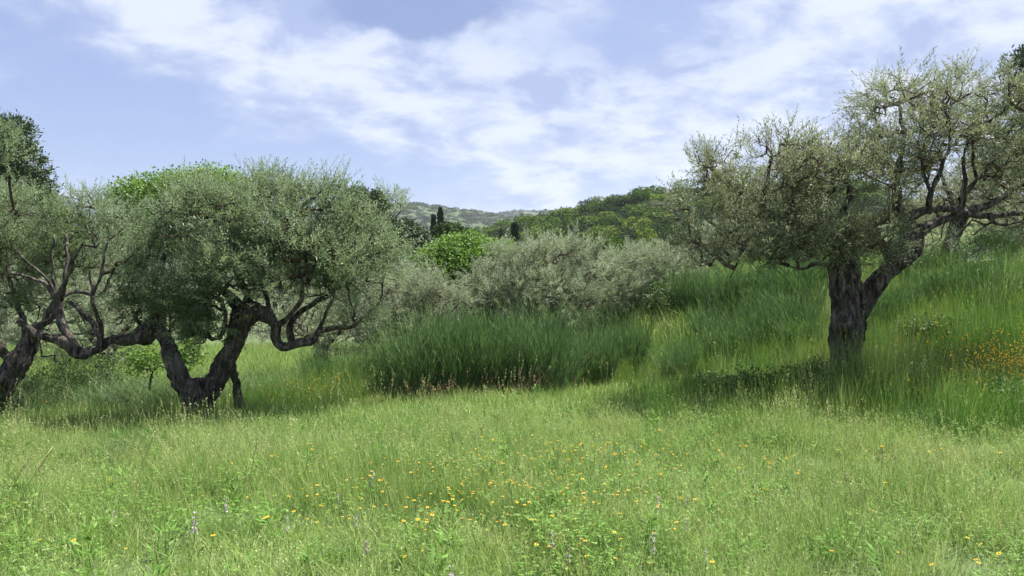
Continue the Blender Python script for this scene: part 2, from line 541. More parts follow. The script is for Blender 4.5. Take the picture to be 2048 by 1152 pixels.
# ------------------------------------------------------------------ scatter (one object of geometry-node instances)
def scatter(name, pts, rotz, scl, idx, sources, kind='stuff', label=None, cat=None, tilt=0.12, group=None):
    src = bpy.data.collections.new(name + '_source')
    for k, me in enumerate(sources):
        so = bpy.data.objects.new(me.name, me)
        src.objects.link(so)
    n = len(pts)
    me = bpy.data.meshes.new(name)
    me.vertices.add(n); me.vertices.foreach_set("co", np.asarray(pts, np.float32).ravel())
    rot = np.zeros((n, 3), np.float32)
    rot[:, 0] = rng.normal(0, tilt, n); rot[:, 1] = rng.normal(0, tilt, n); rot[:, 2] = rotz
    at = me.attributes.new('rot', 'FLOAT_VECTOR', 'POINT'); at.data.foreach_set("vector", rot.ravel())
    s3 = np.asarray(scl, np.float32)
    if s3.ndim == 1: s3 = np.repeat(s3[:, None], 3, 1)
    at = me.attributes.new('scl', 'FLOAT_VECTOR', 'POINT'); at.data.foreach_set("vector", s3.ravel())
    at = me.attributes.new('idx', 'INT', 'POINT'); at.data.foreach_set("value", np.asarray(idx, np.int32))
    o = link(name, me, label=label, cat=cat, kind=kind, group=group)
    ng = bpy.data.node_groups.new(name + '_nodes', 'GeometryNodeTree')
    ng.interface.new_socket('Geometry', in_out='INPUT', socket_type='NodeSocketGeometry')
    ng.interface.new_socket('Geometry', in_out='OUTPUT', socket_type='NodeSocketGeometry')
    N = ng.nodes; L = ng.links
    gi = N.new('NodeGroupInput'); go = N.new('NodeGroupOutput')
    ci = N.new('GeometryNodeCollectionInfo'); ci.inputs['Collection'].default_value = src
    ci.inputs['Separate Children'].default_value = True; ci.inputs['Reset Children'].default_value = True
    iop = N.new('GeometryNodeInstanceOnPoints')
    iop.inputs['Pick Instance'].default_value = True
    def na(nm, ty):
        a = N.new('GeometryNodeInputNamedAttribute'); a.data_type = ty; a.inputs['Name'].default_value = nm
        return a.outputs['Attribute']
    L.new(gi.outputs[0], iop.inputs['Points']); L.new(ci.outputs[0], iop.inputs['Instance'])
    L.new(na('idx', 'INT'), iop.inputs['Instance Index'])
    e2r = N.new('FunctionNodeEulerToRotation'); L.new(na('rot', 'FLOAT_VECTOR'), e2r.inputs[0])
    L.new(e2r.outputs[0], iop.inputs['Rotation'])
    L.new(na('scl', 'FLOAT_VECTOR'), iop.inputs['Scale'])
    L.new(iop.outputs[0], go.inputs[0])
    md = o.modifiers.new('scatter', 'NODES'); md.node_group = ng
    return o


# ------------------------------------------------------------------ foliage pieces
def leaves(O, Dv, Nn, length, width, tint, fold=0.18):
    """lanceolate folded leaves: O origin, Dv direction, Nn rough normal; arrays"""
    n = len(O)
    d = norm(Dv); s = norm(np.cross(d, Nn)); nn = np.cross(s, d)
    L = np.asarray(length)[:, None] if np.ndim(length) else length
    W = np.asarray(width)[:, None] if np.ndim(width) else width
    base = O; tip = O + d * L - nn * L * 0.06
    mid = O + d * L * 0.45
    a = mid + s * W * .5 + nn * W * fold; b = mid - s * W * .5 + nn * W * fold
    V = np.stack([base, a, tip, b], 1).reshape(-1, 3)
    k = np.arange(n)[:, None] * 4
    T = np.concatenate([k + np.array([0, 1, 2]), k + np.array([0, 2, 3])], 1).reshape(-1, 3)
    return V, T, np.repeat(tint, 4)


def shoots(O, D, L, K, leaf_len, leaf_w, r, droop=0.1, spread=0.95, stem_r=.0016, tint0=None):
    """S leafy shoots with K leaves each in opposite pairs"""
    S = len(O)
    D = norm(D); u, v = frames(D)
    K2 = K // 2
    t = (np.arange(K2) + .5) / K2
    t = np.tile(t[None], (S, 1)) + r.normal(0, .02, (S, K2))
    pos = O[:, None] + D[:, None] * (t * L[:, None])[..., None]
    pos[..., 2] -= droop * L[:, None] * t ** 2
    ph = r.uniform(0, 6.28, (S, 1)) + np.arange(K2)[None] * (math.pi / 2) + r.normal(0, .25, (S, K2))
    side = np.cos(ph)[..., None] * u[:, None] + np.sin(ph)[..., None] * v[:, None]
    a = spread * (1.05 - .45 * t)[..., None] + r.normal(0, .12, (S, K2, 1))
    out = []
    for sg in (1, -1):
        dv = D[:, None] * np.cos(a) + sg * side * np.sin(a)
        nn = D[:, None] * np.sin(a) - sg * side * np.cos(a) + r.normal(0, .25, (S, K2, 3))
        ll = leaf_len * (1 - .35 * t) * r.uniform(.75, 1.2, (S, K2))
        tn = np.clip((tint0[:, None] if tint0 is not None else .5) + r.normal(0, .17, (S, K2)) + .15 * (t - .5), 0, 1)
        out.append(leaves(pos.reshape(-1, 3), dv.reshape(-1, 3), nn.reshape(-1, 3), ll.ravel(), ll.ravel() * leaf_w / leaf_len, tn.ravel()))
    V = np.vstack([out[0][0], out[1][0]]); n0 = len(out[0][0])
    T = np.vstack([out[0][1], out[1][1] + n0]); tn = np.concatenate([out[0][2], out[1][2]])
    # stems
    end = O + D * L[:, None]; end[:, 2] -= droop * L
    Vs, Qs = edge_tubes(O, end, np.full(S, stem_r * 1.3), np.full(S, stem_r * .6), u, v, u, v, 3)
    return V, T, tn, Vs, Qs


def grow(seedpts, attr, r, step=.22, wander=.05, lift=.12):
    """connect every attractor to the nearest skeleton node; returns nodes, parents, counts"""
    nodes = [tuple(p) for p in seedpts]; parent = [-1] * len(nodes)
    cap = len(seedpts) + int(len(attr) * 14) + 10
    P = np.zeros((cap, 3)); P[:len(nodes)] = seedpts; n = len(nodes)
    par = np.full(cap, -1, int); cnt = np.zeros(cap)
    d0 = np.array([np.min(np.linalg.norm(seedpts - a, axis=1)) for a in attr])
    tips = []
    for k in np.argsort(d0):
        a = attr[k]
        dd = np.linalg.norm(P[:n] - a, axis=1)
        # prefer joining from below
        dd = dd + 0.25 * np.maximum(0, P[:n, 2] - a[2])
        j = int(np.argmin(dd)); b = P[j].copy()
        dist = np.linalg.norm(a - b); m = max(1, min(12, int(math.ceil(dist / step))))
        off = r.normal(0, wander * dist, 3)
        prev = j
        for q in range(1, m + 1):
            s = q / m
            p = b + (a - b) * s + off * math.sin(math.pi * s)
            p[2] -= lift * dist * math.sin(math.pi * s) * .6
            P[n] = p; par[n] = prev; prev = n; n += 1
        tips.append(n - 1)
    for tnode in tips:
        q = tnode
        while q >= 0:
            cnt[q] += 1; q = par[q]
    return P[:n], par[:n], cnt[:n], np.array(tips)


def branch_mesh(P, par, cnt, tip_r, maxr, expo=.44, min_sides=4):
    e = np.where(par >= 0)[0]
    rad = np.minimum(tip_r * np.maximum(cnt, 1) ** expo, maxr)
    d = np.zeros_like(P); d[e] = P[e] - P[par[e]]
    bad = np.linalg.norm(d, axis=1) < 1e-6; d[bad] = (0, 0, 1)
    U, Vv = frames(d)
    first = {}
    cont = np.zeros(len(e), bool)
    order = np.argsort(-cnt[e])
    for k in order:
        p = par[e[k]]
        if par[p] >= 0 and p not in first:
            first[p] = 1; cont[k] = True
    pa = par[e]
    ua = np.where(cont[:, None], U[pa], U[e]); va = np.where(cont[:, None], Vv[pa], Vv[e])
    ra = np.where(cont, rad[pa], np.minimum(rad[pa], rad[e] * 1.15))
    return edge_tubes(P[pa], P[e], ra, rad[e], ua, va, U[e], Vv[e], 5 if min_sides > 3 else 3)


def sample_blobs(blobs, n, r, shell=.45):
    """blobs: (centre xyz, radii xyz, weight)"""
    w = np.array([b[2] * b[1][0] * b[1][1] * b[1][2] for b in blobs]) ** .72
    w = w / w.sum()
    ks = r.choice(len(blobs), n, p=w)
    d = norm(r.normal(0, 1, (n, 3)))
    rr = (shell + (1 - shell) * r.uniform(0, 1, n) ** .75)
    C = np.array([b[0] for b in blobs])[ks]; R = np.array([b[1] for b in blobs])[ks]
    return C + d * rr[:, None] * R, ks, d


def pix_blobs(lst, D):
    out = []
    for (px, py, rx, ry, dD, rd, w) in lst:
        DD = D + dD; s = DD / FPX
        out.append((PX(px, py, DD), np.array([rx * s, rd, ry * s]), w))
    return out


def displaced(V, amp, sc=12.0, zs=.26, fine=.35):
    V = np.array(V)
    out = np.zeros(len(V))
    for i, p in enumerate(V):
        q = Vector((p[0] * sc, p[1] * sc, p[2] * sc * zs))
        a = mnoise.noise(q); b = mnoise.noise(q * 2.7 + Vector((5, 1, 2)))
        out[i] = amp * ((1 - abs(a) * 2.4) * .8 + b * fine * 2)
    return out


def trunk_mesh(name, tubes, voxel, amp, m, origin):
    """merge gnarled tubes by voxel remesh, then carve ridges"""
    Vs, Qs, Ts, n = [], [], [], 0
    for V, Q, T in tubes:
        Vs.append(V); Qs.append(Q + n); Ts.append(T + n); n += len(V)
    me = new_mesh(name, np.vstack(Vs) - origin, [np.vstack(Qs), np.vstack(Ts)], [m])
    tmp = bpy.data.objects.new('tmp', me); COL.objects.link(tmp)
    md = tmp.modifiers.new('r', 'REMESH'); md.mode = 'VOXEL'; md.voxel_size = voxel
    dg = bpy.context.evaluated_depsgraph_get(); dg.update()
    ev = tmp.evaluated_get(dg); res = bpy.data.meshes.new_from_object(ev)
    bpy.data.objects.remove(tmp)
    nv = len(res.vertices)
    co = np.zeros(nv * 3, np.float32); res.vertices.foreach_get('co', co); co = co.reshape(-1, 3)
    no = np.zeros(nv * 3, np.float32); res.vertex_normals.foreach_get('vector', no); no = no.reshape(-1, 3)
    dsp = displaced(co + origin, amp)
    co = co + no * dsp[:, None]
    res.vertices.foreach_set('co', co.astype(np.float32).ravel())
    res.polygons.foreach_set("use_smooth", np.ones(len(res.polygons), bool))
    if not res.materials: res.materials.append(m)
    res.name = name; res.update()
    return res


def olive(label, D, stems, limbs, blobs, n_attr, seed, leafm, group='olive trees in the grove', sh=2, K=20, ll=.058, lw=.0135,
          Ls=(.2, .36), tip_r=.0042, up=.55, barkm='bark', twigm='twig', voxel=.018, amp=.028, base=None, bias=0.0, droop=.1, extra=None,
          gap=.38, gapf=2.2, stub=.35, shell=.4):
    """stems: list of [(px,py,dD,r)] making the trunk; limbs: same, each its own part"""
    r = np.random.default_rng(seed)
    def conv(l):
        return np.array([[*PX(px, py, D + dD), rad] for (px, py, dD, rad) in l])
    stems_w = [conv(s) for s in stems]
    b = stems_w[0][0, :3].copy(); b[2] = ground_z(b[0], b[1])
    root = link('olive_tree', None, label=label, cat='olive tree', group=group, loc=b)
    tubes = [tube(catmull(s, .05), 20, .28, seed + k, .12) for k, s in enumerate(stems_w)]
    skel = [catmull(s, .12)[:, :3] for s in stems_w]
    limb_w = []
    for k, l in enumerate(limbs):
        w = conv(l); c = catmull(w, .05)
        ww = np.clip(np.arange(len(c)) / 8, 0, 1) * np.clip(1.2 - c[:, 3] * 4, .3, 1)
        c[:, :3] += np.array([list(mnoise.noise_vector(Vector(q[:3]) * 5.5 + Vector((k, 0, 0)))) for q in c]) * .035 * ww[:, None]
        c[:, 3] *= 1 + .22 * np.array([mnoise.noise(Vector(q[:3]) * 9) for q in c])
        limb_w.append(c)
        skel.append(c[4::2, :3])
        m = max(3, int(stub / .05))
        near = min(np.linalg.norm(catmull(q, .05)[:, :3] - c[0, :3], axis=1).min() for q in stems_w) < .12
        if len(c) > m + 3 and near:
            st = c[:m].copy(); tubes.append(tube(st, 16, .2, seed + 30 + k, .08))
    tm = trunk_mesh('trunk', tubes, voxel, amp, M[barkm], b)
    link('trunk', tm, root)
    for k, c in enumerate(limb_w):
        V, Q, T = tube(c, 12, .26, seed + 30 + k, .06)
        V = V + 0
        dsp = displaced(V, amp * .35, 14, .6)
        ctr = np.vstack([np.repeat(c[:, :3], 12, 0), c[:1, :3], c[-1:, :3]])
        V = V + norm(V - ctr + 1e-9) * dsp[:, None]
        link('limb', new_mesh('limb', V - b, [Q, T], [M[barkm]], smooth=True), root)
    bl = pix_blobs(blobs, D)
    A, ks, dirs = sample_blobs(bl, int(n_attr * 1.55), r, shell)
    nzv = np.array([mnoise.noise(Vector((q[0] * gapf, q[1] * gapf, q[2] * gapf + seed))) for q in A])
    gk = nzv > np.quantile(nzv, gap); A = A[gk]; dirs = dirs[gk]
    gz = ground_z(A[:, 0], A[:, 1])
    keep = A[:, 2] > gz + .35
    A = A[keep]; dirs = dirs[keep]
    S0 = np.vstack(skel)
    P, par, cnt, tips = grow(S0, A, r)
    V, Q = branch_mesh(P, par, cnt, tip_r, .03)
    # shoots at tips and along outer branch nodes
    tn = np.concatenate([tips for _ in range(sh)])
    extra_nodes = np.where((par >= 0) & (cnt <= 3))[0]
    ex = r.choice(extra_nodes, min(len(extra_nodes), int(len(tips) * 1.0)), replace=False)
    tn = np.concatenate([tn, ex])
    O = P[tn] + r.normal(0, .03, (len(tn), 3))
    dpar = norm(P[tn] - P[np.maximum(par[tn], 0)])
    Dv = dpar * .9 + r.normal(0, .38, (len(tn), 3)); Dv[:, 2] += up
    Lh = r.uniform(Ls[0], Ls[1], len(tn))
    cl = np.clip(.5 + 1.3 * (np.array([mnoise.noise(Vector(p) * 1.6) for p in O])) + r.normal(0, .08, len(O)), 0, 1)
    Vl, Tl, tint, Vs, Qs = shoots(O, Dv, Lh, K, ll, lw, r, droop=droop, tint0=cl)
    nb = len(V)
    link('branchwork', new_mesh('branchwork', np.vstack([V, Vs]) - b, [Q, Qs + nb], [M[twigm]], smooth=True), root)
    link('crown', new_mesh('crown', Vl - b, [Tl], [M[leafm]], attrs={'tint': tint}), root)
    return root


# ---- the olive in front at the left
olive('gnarled olive with dark forked trunk and a long low limb reaching left over the meadow', 10.5,
      stems=[[(398, 895, 0, .23), (398, 850, 0, .165), (397, 810, 0, .165), (398, 780, 0, .20), (398, 760, 0, .15)],
             [(388, 800, .02, .12), (368, 766, .02, .12), (350, 735, .05, .11), (342, 712, .08, .10), (336, 694, .1, .085)],
             [(408, 800, 0, .12), (428, 766, -.03, .125), (450, 725, -.05, .12), (472, 682, -.05, .105), (484, 645, 0, .135), (492, 624, .05, .11)],
             [(480, 815, .45, .065), (474, 770, .4, .042), (464, 738, .2, .045), (455, 715, 0, .07)]],
      limbs=[[(345, 725, .05, .10), (330, 680, .25, .09), (312, 655, .3, .10), (290, 668, .25, .125), (262, 678, .2, .075), (225, 682, .1, .058),
              (190, 698, 0, .058), (158, 706, -.1, .07), (130, 685, -.15, .06), (105, 675, -.2, .05), (72, 668, -.2, .04), (40, 640, -.2, .03)],
             [(158, 704, -.1, .055), (135, 670, -.1, .06), (118, 632, -.05, .055), (114, 600, 0, .05), (100, 575, .1, .035), (70, 560, .2, .02), (20, 545, .3, .012)],
             [(116, 600, 0, .05), (128, 570, 0, .03), (135, 520, .1, .02), (130, 470, .2, .015)],
             [(200, 694, 0, .045), (195, 660, .1, .035), (165, 625, .15, .028), (140, 605, .2, .02)],
             [(203, 694, 0, .035), (202, 650, -.1, .028), (185, 610, -.2, .024), (186, 590, -.2, .02), (178, 540, -.2, .014)],
             [(112, 598, 0, .028), (150, 582, .2, .024), (190, 590, .3, .022), (212, 575, .3, .015), (240, 520, .3, .01)],
             [(300, 660, .3, .09), (318, 625, .3, .10), (302, 596, .3, .07), (320, 560, .35, .035), (330, 500, .4, .025), (340, 440, .4, .015)],
             [(298, 655, .3, .035), (272, 640, .2, .028), (277, 610, .2, .02), (250, 570, .1, .012)],
             [(484, 645, 0, .12), (478, 612, .15, .08), (440, 580, .3, .05), (400, 560, .4, .035), (380, 500, .5, .02)],
             [(486, 640, 0, .12), (506, 620, 0, .10), (530, 632, 0, .07), (548, 650, 0, .06), (556, 690, 0, .068), (575, 692, 0, .055), (600, 688, 0, .05),
              (625, 682, -.05, .04), (645, 662, -.1, .032), (680, 655, -.1, .024), (712, 648, -.1, .014), (735, 630, 0, .007)],
             [(553, 655, 0, .05), (540, 620, .1, .03), (525, 570, .2, .022), (500, 480, .3, .014)],
             [(585, 688, 0, .045), (580, 655, .05, .045), (598, 630, .1, .035), (622, 608, .1, .03), (655, 590, .15, .03), (700, 540, .2, .018)],
             [(556, 652, 0, .04), (580, 628, -.1, .025), (605, 590, -.2, .02), (600, 520, -.2, .012)],
             [(632, 680, -.05, .03), (645, 640, -.1, .02), (665, 600, -.1, .014)],
             [(114, 602, 0, .025), (95, 560, -.1, .018), (60, 530, -.15, .012), (30, 500, -.2, .008)],
             [(118, 598, 0, .022), (140, 540, -.1, .016), (165, 480, -.1, .01)],
             [(112, 600, 0, .02), (104, 540, .1, .014), (108, 470, .1, .009)],
             [(186, 592, -.2, .016), (205, 540, -.2, .012), (215, 480, -.2, .008)],
             [(484, 630, .05, .09), (495, 590, .2, .05), (470, 530, .3, .035), (450, 450, .4, .02)]],
      blobs=[(450, 455, 150, 75, .1, 1.1, 1.2), (590, 460, 140, 80, .2, 1.2, 1.2), (700, 510, 100, 80, .1, .9, 1), (540, 530, 160, 80, 0, 1.2, 1),
             (655, 385, 38, 42, .3, .4, .8), (600, 400, 40, 35, .2, .4, .7), (330, 520, 90, 85, .2, .9, .9), (370, 600, 80, 75, -.2, .6, 1.0), (400, 648, 62, 42, -.40, .35, 1.1), (350, 640, 50, 50, -.4, .3, 1.0), (300, 590, 60, 60, .1, .5, .9),
             (440, 560, 70, 60, -.6, .5, .7), (740, 570, 60, 60, 0, .6, .5), (715, 625, 45, 32, -.1, .35, .7), (690, 580, 50, 40, 0, .5, .6), (535, 378, 42, 36, .2, .5, 1), (440, 400, 45, 35, .2, .6, .8), (395, 410, 50, 35, .2, .6, .9), (370, 375, 30, 25, .2, .3, .8),
             (785, 430, 32, 45, .4, .4, .7), (720, 430, 34, 40, .3, .4, .7), (770, 490, 50, 45, .3, .5, .7), (250, 470, 60, 60, .3, .6, .5)],
      n_attr=2500, seed=3, leafm='olive_leaf', sh=2, K=16, up=.6, ll=.066, lw=.0155, Ls=(.2, .42))

# ---- the olive at the left edge
olive('olive at the left edge with a dark trunk leaning right and a wide grey-green crown', 11.2,
      stems=[[(-60, 870, 0, .19), (-30, 815, 0, .16), (5, 775, 0, .15), (30, 740, 0, .15), (45, 710, .05, .13), (60, 690, .1, .09), (68, 672, .1, .07)]],
      limbs=[[(40, 715, .1, .07), (52, 670, .2, .05), (40, 620, .3, .035), (20, 560, .4, .025), (10, 480, .4, .015)],
             [(60, 685, .1, .06), (75, 655, 0, .05), (100, 640, -.1, .03), (118, 610, -.2, .02)],
             [(64, 680, .1, .05), (90, 640, .5, .04), (130, 560, .8, .03), (160, 470, 1, .02)],
             [(35, 730, .1, .06), (-10, 690, -.2, .05), (-60, 630, -.3, .03), (-90, 540, -.3, .02)]],
      blobs=[(60, 460, 110, 70, .5, 1.2, 1), (160, 430, 80, 50, .9, .9, 1), (170, 500, 90, 60, 1.0, .8, .9), (10, 560, 90, 80, .4, .8, .9), (-60, 480, 110, 110, .2, 1.2, .6),
             (40, 410, 50, 35, .6, .5, .8), (10, 640, 70, 60, .5, .5, .5), (8, 300, 22, 60, -.8, .35, .6)],
      n_attr=1150, seed=5, leafm='olive_leaf', up=.45)

# ---- olives in the row behind, left
olive('pale olive half hidden behind the low limb of the front left olive', 15.5,
      stems=[[(205, 790, 0, .18), (208, 740, 0, .16), (215, 700, 0, .12)]],
      limbs=[[(212, 710, 0, .1), (180, 660, .2, .06), (150, 600, .3, .03)], [(215, 700, 0, .1), (260, 650, .2, .05), (290, 590, .2, .03)]],
      blobs=[(110, 620, 110, 70, 0, 1.5, 1), (250, 600, 110, 80, 0, 1.5, 1), (180, 560, 130, 60, .3, 1.5, 1), (160, 690, 130, 45, -.2, 1.2, .8),
             (20, 640, 80, 60, .3, 1, .6), (330, 620, 80, 60, .2, 1, .6)],
      n_attr=900, seed=8, leafm='olive_leaf_pale', ll=.075, lw=.019, K=16, up=.2, voxel=.04)
olive('pale olive seen through the gap under the right side of the front left olive', 17.0,
      stems=[[(640, 760, 0, .16), (642, 720, 0, .14), (650, 690, 0, .1)]],
      limbs=[[(645, 700, 0, .08), (600, 650, .2, .05), (560, 600, .3, .03)], [(650, 690, 0, .08), (700, 640, .2, .05), (740, 590, .2, .03)]],
      blobs=[(600, 620, 120, 60, 0, 1.5, 1), (720, 620, 100, 70, 0, 1.5, 1), (680, 680, 90, 35, -.2, 1, .7), (520, 640, 70, 50, 0, 1, .6), (800, 560, 60, 60, .3, 1, .6)],
      n_attr=700, seed=9, leafm='olive_leaf_pale', ll=.08, lw=.02, K=16, up=.2, voxel=.04)

# ---- centre olives
olive('broad silvery olive bush in the middle behind the broom, brown twigs in its centre', 17.5,
      stems=[[(1065, 740, 0, .2), (1062, 700, 0, .17), (1060, 670, 0, .14)], [(1090, 740, .2, .12), (1100, 690, .2, .09), (1110, 650, .2, .07)]],
      limbs=[[(1060, 680, 0, .09), (1030, 630, .1, .05), (990, 590, .1, .03), (950, 550, 0, .02)], [(1062, 670, 0, .08), (1075, 600, -.1, .04), (1090, 530, -.2, .02)],
             [(1108, 655, .2, .06), (1140, 600, .2, .04), (1170, 550, .2, .02)]],
      blobs=[(1050, 560, 120, 70, -.2, 1.6, 1), (1000, 590, 110, 60, 0, 1.4, 1), (1150, 560, 90, 70, 0, 1.4, 1), (1080, 510, 110, 35, 0, 1.2, 1), (1170, 485, 40, 30, 0, .5, .8),
             (950, 610, 90, 45, .1, 1.2, .9), (1100, 620, 110, 50, -.3, 1.2, .8), (1050, 645, 140, 38, -.5, 1.0, .9), (930, 640, 70, 35, -.3, .9, .8)],
      n_attr=1350, seed=12, leafm='olive_leaf_pale', sh=3, tip_r=.0034, ll=.078, lw=.019, K=16, twigm='twig_warm', up=.55, voxel=.04, barkm='bark_pale', shell=.3)
olive('silvery olive to the right of the middle bush, its low sprays hanging beside the broom', 18.5,
      stems=[[(1280, 730, 0, .2), (1275, 690, 0, .17), (1270, 650, 0, .12)]],
      limbs=[[(1272, 660, 0, .08), (1300, 600, .1, .05), (1330, 560, .1, .03)], [(1270, 655, 0, .08), (1230, 600, -.1, .04), (1210, 550, -.2, .02)]],
      blobs=[(1270, 560, 100, 65, 0, 1.4, 1), (1330, 555, 70, 50, .2, 1.2, .9), (1230, 600, 90, 70, -.2, 1.2, .9), (1300, 525, 70, 35, 0, 1, .8), (1275, 670, 45, 40, -1.2, .5, .8),
             (1390, 540, 40, 30, .5, .7, .5)],
      n_attr=1000, seed=13, leafm='olive_leaf_pale', sh=3, tip_r=.0034, ll=.078, lw=.02, K=16, up=.5, voxel=.04, barkm='bark_pale')
olive('small olive with brown dead twigs between the front left olive and the middle bush', 16.0,
      stems=[[(830, 740, 0, .14), (828, 700, 0, .12), (822, 660, 0, .1)]],
      limbs=[[(824, 670, 0, .07), (790, 630, .1, .04), (770, 590, .1, .03)], [(824, 665, 0, .07), (860, 620, .2, .04), (890, 580, .2, .03)]],
      blobs=[(800, 610, 70, 60, 0, 1.0, 1), (880, 610, 70, 50, 0, 1.0, 1), (830, 650, 90, 35, -.2, .9, .8), (850, 570, 60, 35, 0, .8, .5)],
      n_attr=650, seed=14, leafm='olive_leaf_pale', ll=.07, lw=.018, K=14, twigm='twig_warm', up=.4, voxel=.04, tip_r=.005, barkm='bark_pale', sh=2)

# ---- the big olive on the right
olive('big old olive on the right, thick dark trunk forking low above tall grass', 10.0,
      stems=[[(1702, 850, 0, .25), (1699, 800, 0, .21), (1696, 740, 0, .18), (1693, 690, 0, .18), (1696, 655, 0, .212), (1693, 620, 0, .175), (1689, 580, 0, .178),
              (1688, 545, 0, .165), (1688, 510, 0, .15), (1690, 470, .05, .11)],
             [(1708, 640, 0, .13), (1732, 600, 0, .115), (1762, 560, -.02, .10), (1792, 528, -.03, .095), (1818, 500, -.03, .13), (1824, 478, 0, .115), (1822, 455, 0, .08)]],
      limbs=[[(1690, 480, .05, .10), (1684, 440, .1, .06), (1700, 390, .1, .035), (1690, 330, .1, .02)],
             [(1690, 510, 0, .08), (1660, 480, -.1, .05), (1600, 450, -.2, .04), (1540, 430, -.2, .05), (1520, 410, -.2, .04), (1470, 380, -.2, .02)],
             [(1540, 430, -.2, .03), (1500, 440, -.2, .02), (1455, 480, -.2, .013)],
             [(1528, 420, -.2, .035), (1530, 380, -.2, .02), (1545, 320, -.2, .012)],
             [(1820, 480, 0, .10), (1812, 440, 0, .07), (1795, 415, 0, .06), (1793, 370, 0, .05), (1798, 330, .05, .035), (1806, 270, .1, .022), (1800, 210, .1, .012)],
             [(1800, 425, 0, .06), (1820, 432, 0, .06), (1850, 420, 0, .045), (1885, 418, .05, .04), (1915, 420, .1, .035), (1925, 395, .1, .03), (1928, 330, .1, .018), (1935, 260, .1, .012)],
             [(1855, 425, 0, .035), (1862, 390, -.1, .03), (1880, 340, -.1, .022), (1900, 280, -.1, .016), (1890, 220, -.1, .01)],
             [(1862, 385, -.1, .02), (1845, 340, -.1, .016), (1835, 280, -.1, .01)],
             [(1822, 470, 0, .07), (1870, 445, .1, .05), (1920, 430, .2, .045), (1985, 405, .3, .035), (2050, 365, .4, .025), (2120, 330, .5, .015)],
             [(1920, 400, .1, .03), (1955, 355, .15, .025), (1995, 315, .2, .02), (2050, 295, .2, .013)],
             [(1925, 428, .2, .04), (1975, 432, .2, .032), (2030, 425, .2, .025), (2100, 440, .3, .015)],
             [(1955, 360, .15, .018), (1945, 320, .2, .014), (1950, 260, .2, .01)],
             [(1975, 430, .2, .018), (2000, 450, .1, .014), (2040, 445, .0, .01)],
             [(1665, 535, -.1, .022), (1630, 527, -.2, .018), (1595, 540, -.3, .012), (1565, 530, -.3, .008)],
             [(1785, 520, -.1, .05), (1760, 480, -.3, .03), (1740, 430, -.4, .02)],
             [(1500, 470, -.2, .015), (1475, 520, -.2, .01), (1460, 555, -.2, .006)]],
      blobs=[(1430, 400, 80, 65, -.1, .9, 1), (1520, 340, 100, 70, 0, 1.1, 1.1), (1580, 290, 50, 50, 0, .5, .9), (1480, 470, 120, 55, -.2, .9, .8), (1620, 360, 90, 65, 0, 1.2, 1.1),
             (1600, 450, 110, 60, -.3, .9, .8), (1690, 400, 90, 80, -.2, 1.1, .9), (1830, 215, 85, 70, 0, 1.0, 1.1), (1820, 300, 110, 70, 0, 1.2, 1.0), (1920, 215, 80, 65, .1, 1.0, 1.1),
             (2010, 245, 90, 65, .2, 1.1, 1), (2060, 330, 90, 80, .3, 1.2, .6), (1740, 290, 60, 50, 0, .7, .8), (1720, 490, 70, 50, -.45, .5, .6), (1960, 310, 90, 60, .2, 1.1, .5),
             (1900, 490, 110, 40, .7, .6, .12), (1420, 490, 70, 45, -.1, .7, .9), (1560, 500, 90, 35, -.3, .6, .8), (1660, 470, 60, 50, -.5, .4, .9), (1750, 460, 60, 50, -.5, .4, .7), (1400, 340, 40, 40, 0, .5, .7), (1950, 170, 40, 30, .1, .5, .8), (1740, 210, 30, 40, 0, .4, .6), (1690, 330, 60, 40, 0, .7, .7), (1825, 165, 50, 35, 0, .5, .8), (2000, 420, 90, 50, .6, .6, .25)],
      n_attr=2300, seed=21, leafm='olive_leaf_warm', K=16, up=.5, tip_r=.0045, twigm='twig_warm', ll=.068, lw=.0155, gap=.45, gapf=1.9, Ls=(.2, .42))

big_right = [o for o in COL.objects if o.name.startswith('olive_tree') and 'big old olive' in o.get('label', '')][0]
V, Q, T = tube(catmull(np.array([[*PX(1681, 655, 10.0), .06], [*PX(1681, 655, 9.80), .075], [*PX(1680, 653, 9.73), .06], [*PX(1680, 652, 9.71), .03]]), .02), 12, .2, 5)
link('pruning_scar', new_mesh('pruning_scar', V - np.array(big_right.location), [Q, T], [M['bark_pale']], smooth=True), big_right)

# ---- olives behind it on the bank
olive('smaller olive on the bank behind the big right olive, with a single leaning dark trunk', 15.0,
      stems=[[(1885, 560, 0, .16), (1893, 530, 0, .13), (1903, 490, 0, .12), (1912, 455, 0, .11), (1925, 425, 0, .10)]],
      limbs=[[(1918, 440, 0, .07), (1900, 390, .1, .04), (1880, 340, .2, .02)], [(1920, 435, 0, .07), (1970, 400, .1, .04), (2020, 360, .2, .02)]],
      blobs=[(1900, 380, 100, 60, .5, 1.2, .8), (2000, 370, 90, 70, .5, 1.2, .8), (2060, 440, 70, 50, .5, 1, .6), (1840, 420, 60, 40, .5, .8, .5)],
      n_attr=750, seed=23, leafm='olive_leaf_warm', ll=.066, lw=.017, K=14, up=.2, twigm='twig_warm', tip_r=.006, voxel=.03)
olive('hazy olive beyond the bank, below the crown of the big right olive', 21.0,
      stems=[[(1560, 560, 0, .2), (1565, 520, 0, .16), (1560, 480, 0, .12)]],
      limbs=[[(1560, 500, 0, .08), (1500, 460, .1, .05), (1450, 440, .1, .03)], [(1560, 490, 0, .08), (1620, 450, .1, .05), (1660, 420, .1, .03)]],
      blobs=[(1480, 480, 110, 50, .5, 1.6, .8), (1600, 470, 110, 55, .5, 1.6, .8), (1550, 420, 100, 50, .5, 1.5, .6), (1700, 490, 80, 45, .5, 1.2, .6), (1420, 510, 60, 35, .3, 1, .6)],
      n_attr=700, seed=24, leafm='olive_leaf_pale', ll=.09, lw=.024, K=14, up=.2, twigm='twig_warm', voxel=.05, tip_r=.007)


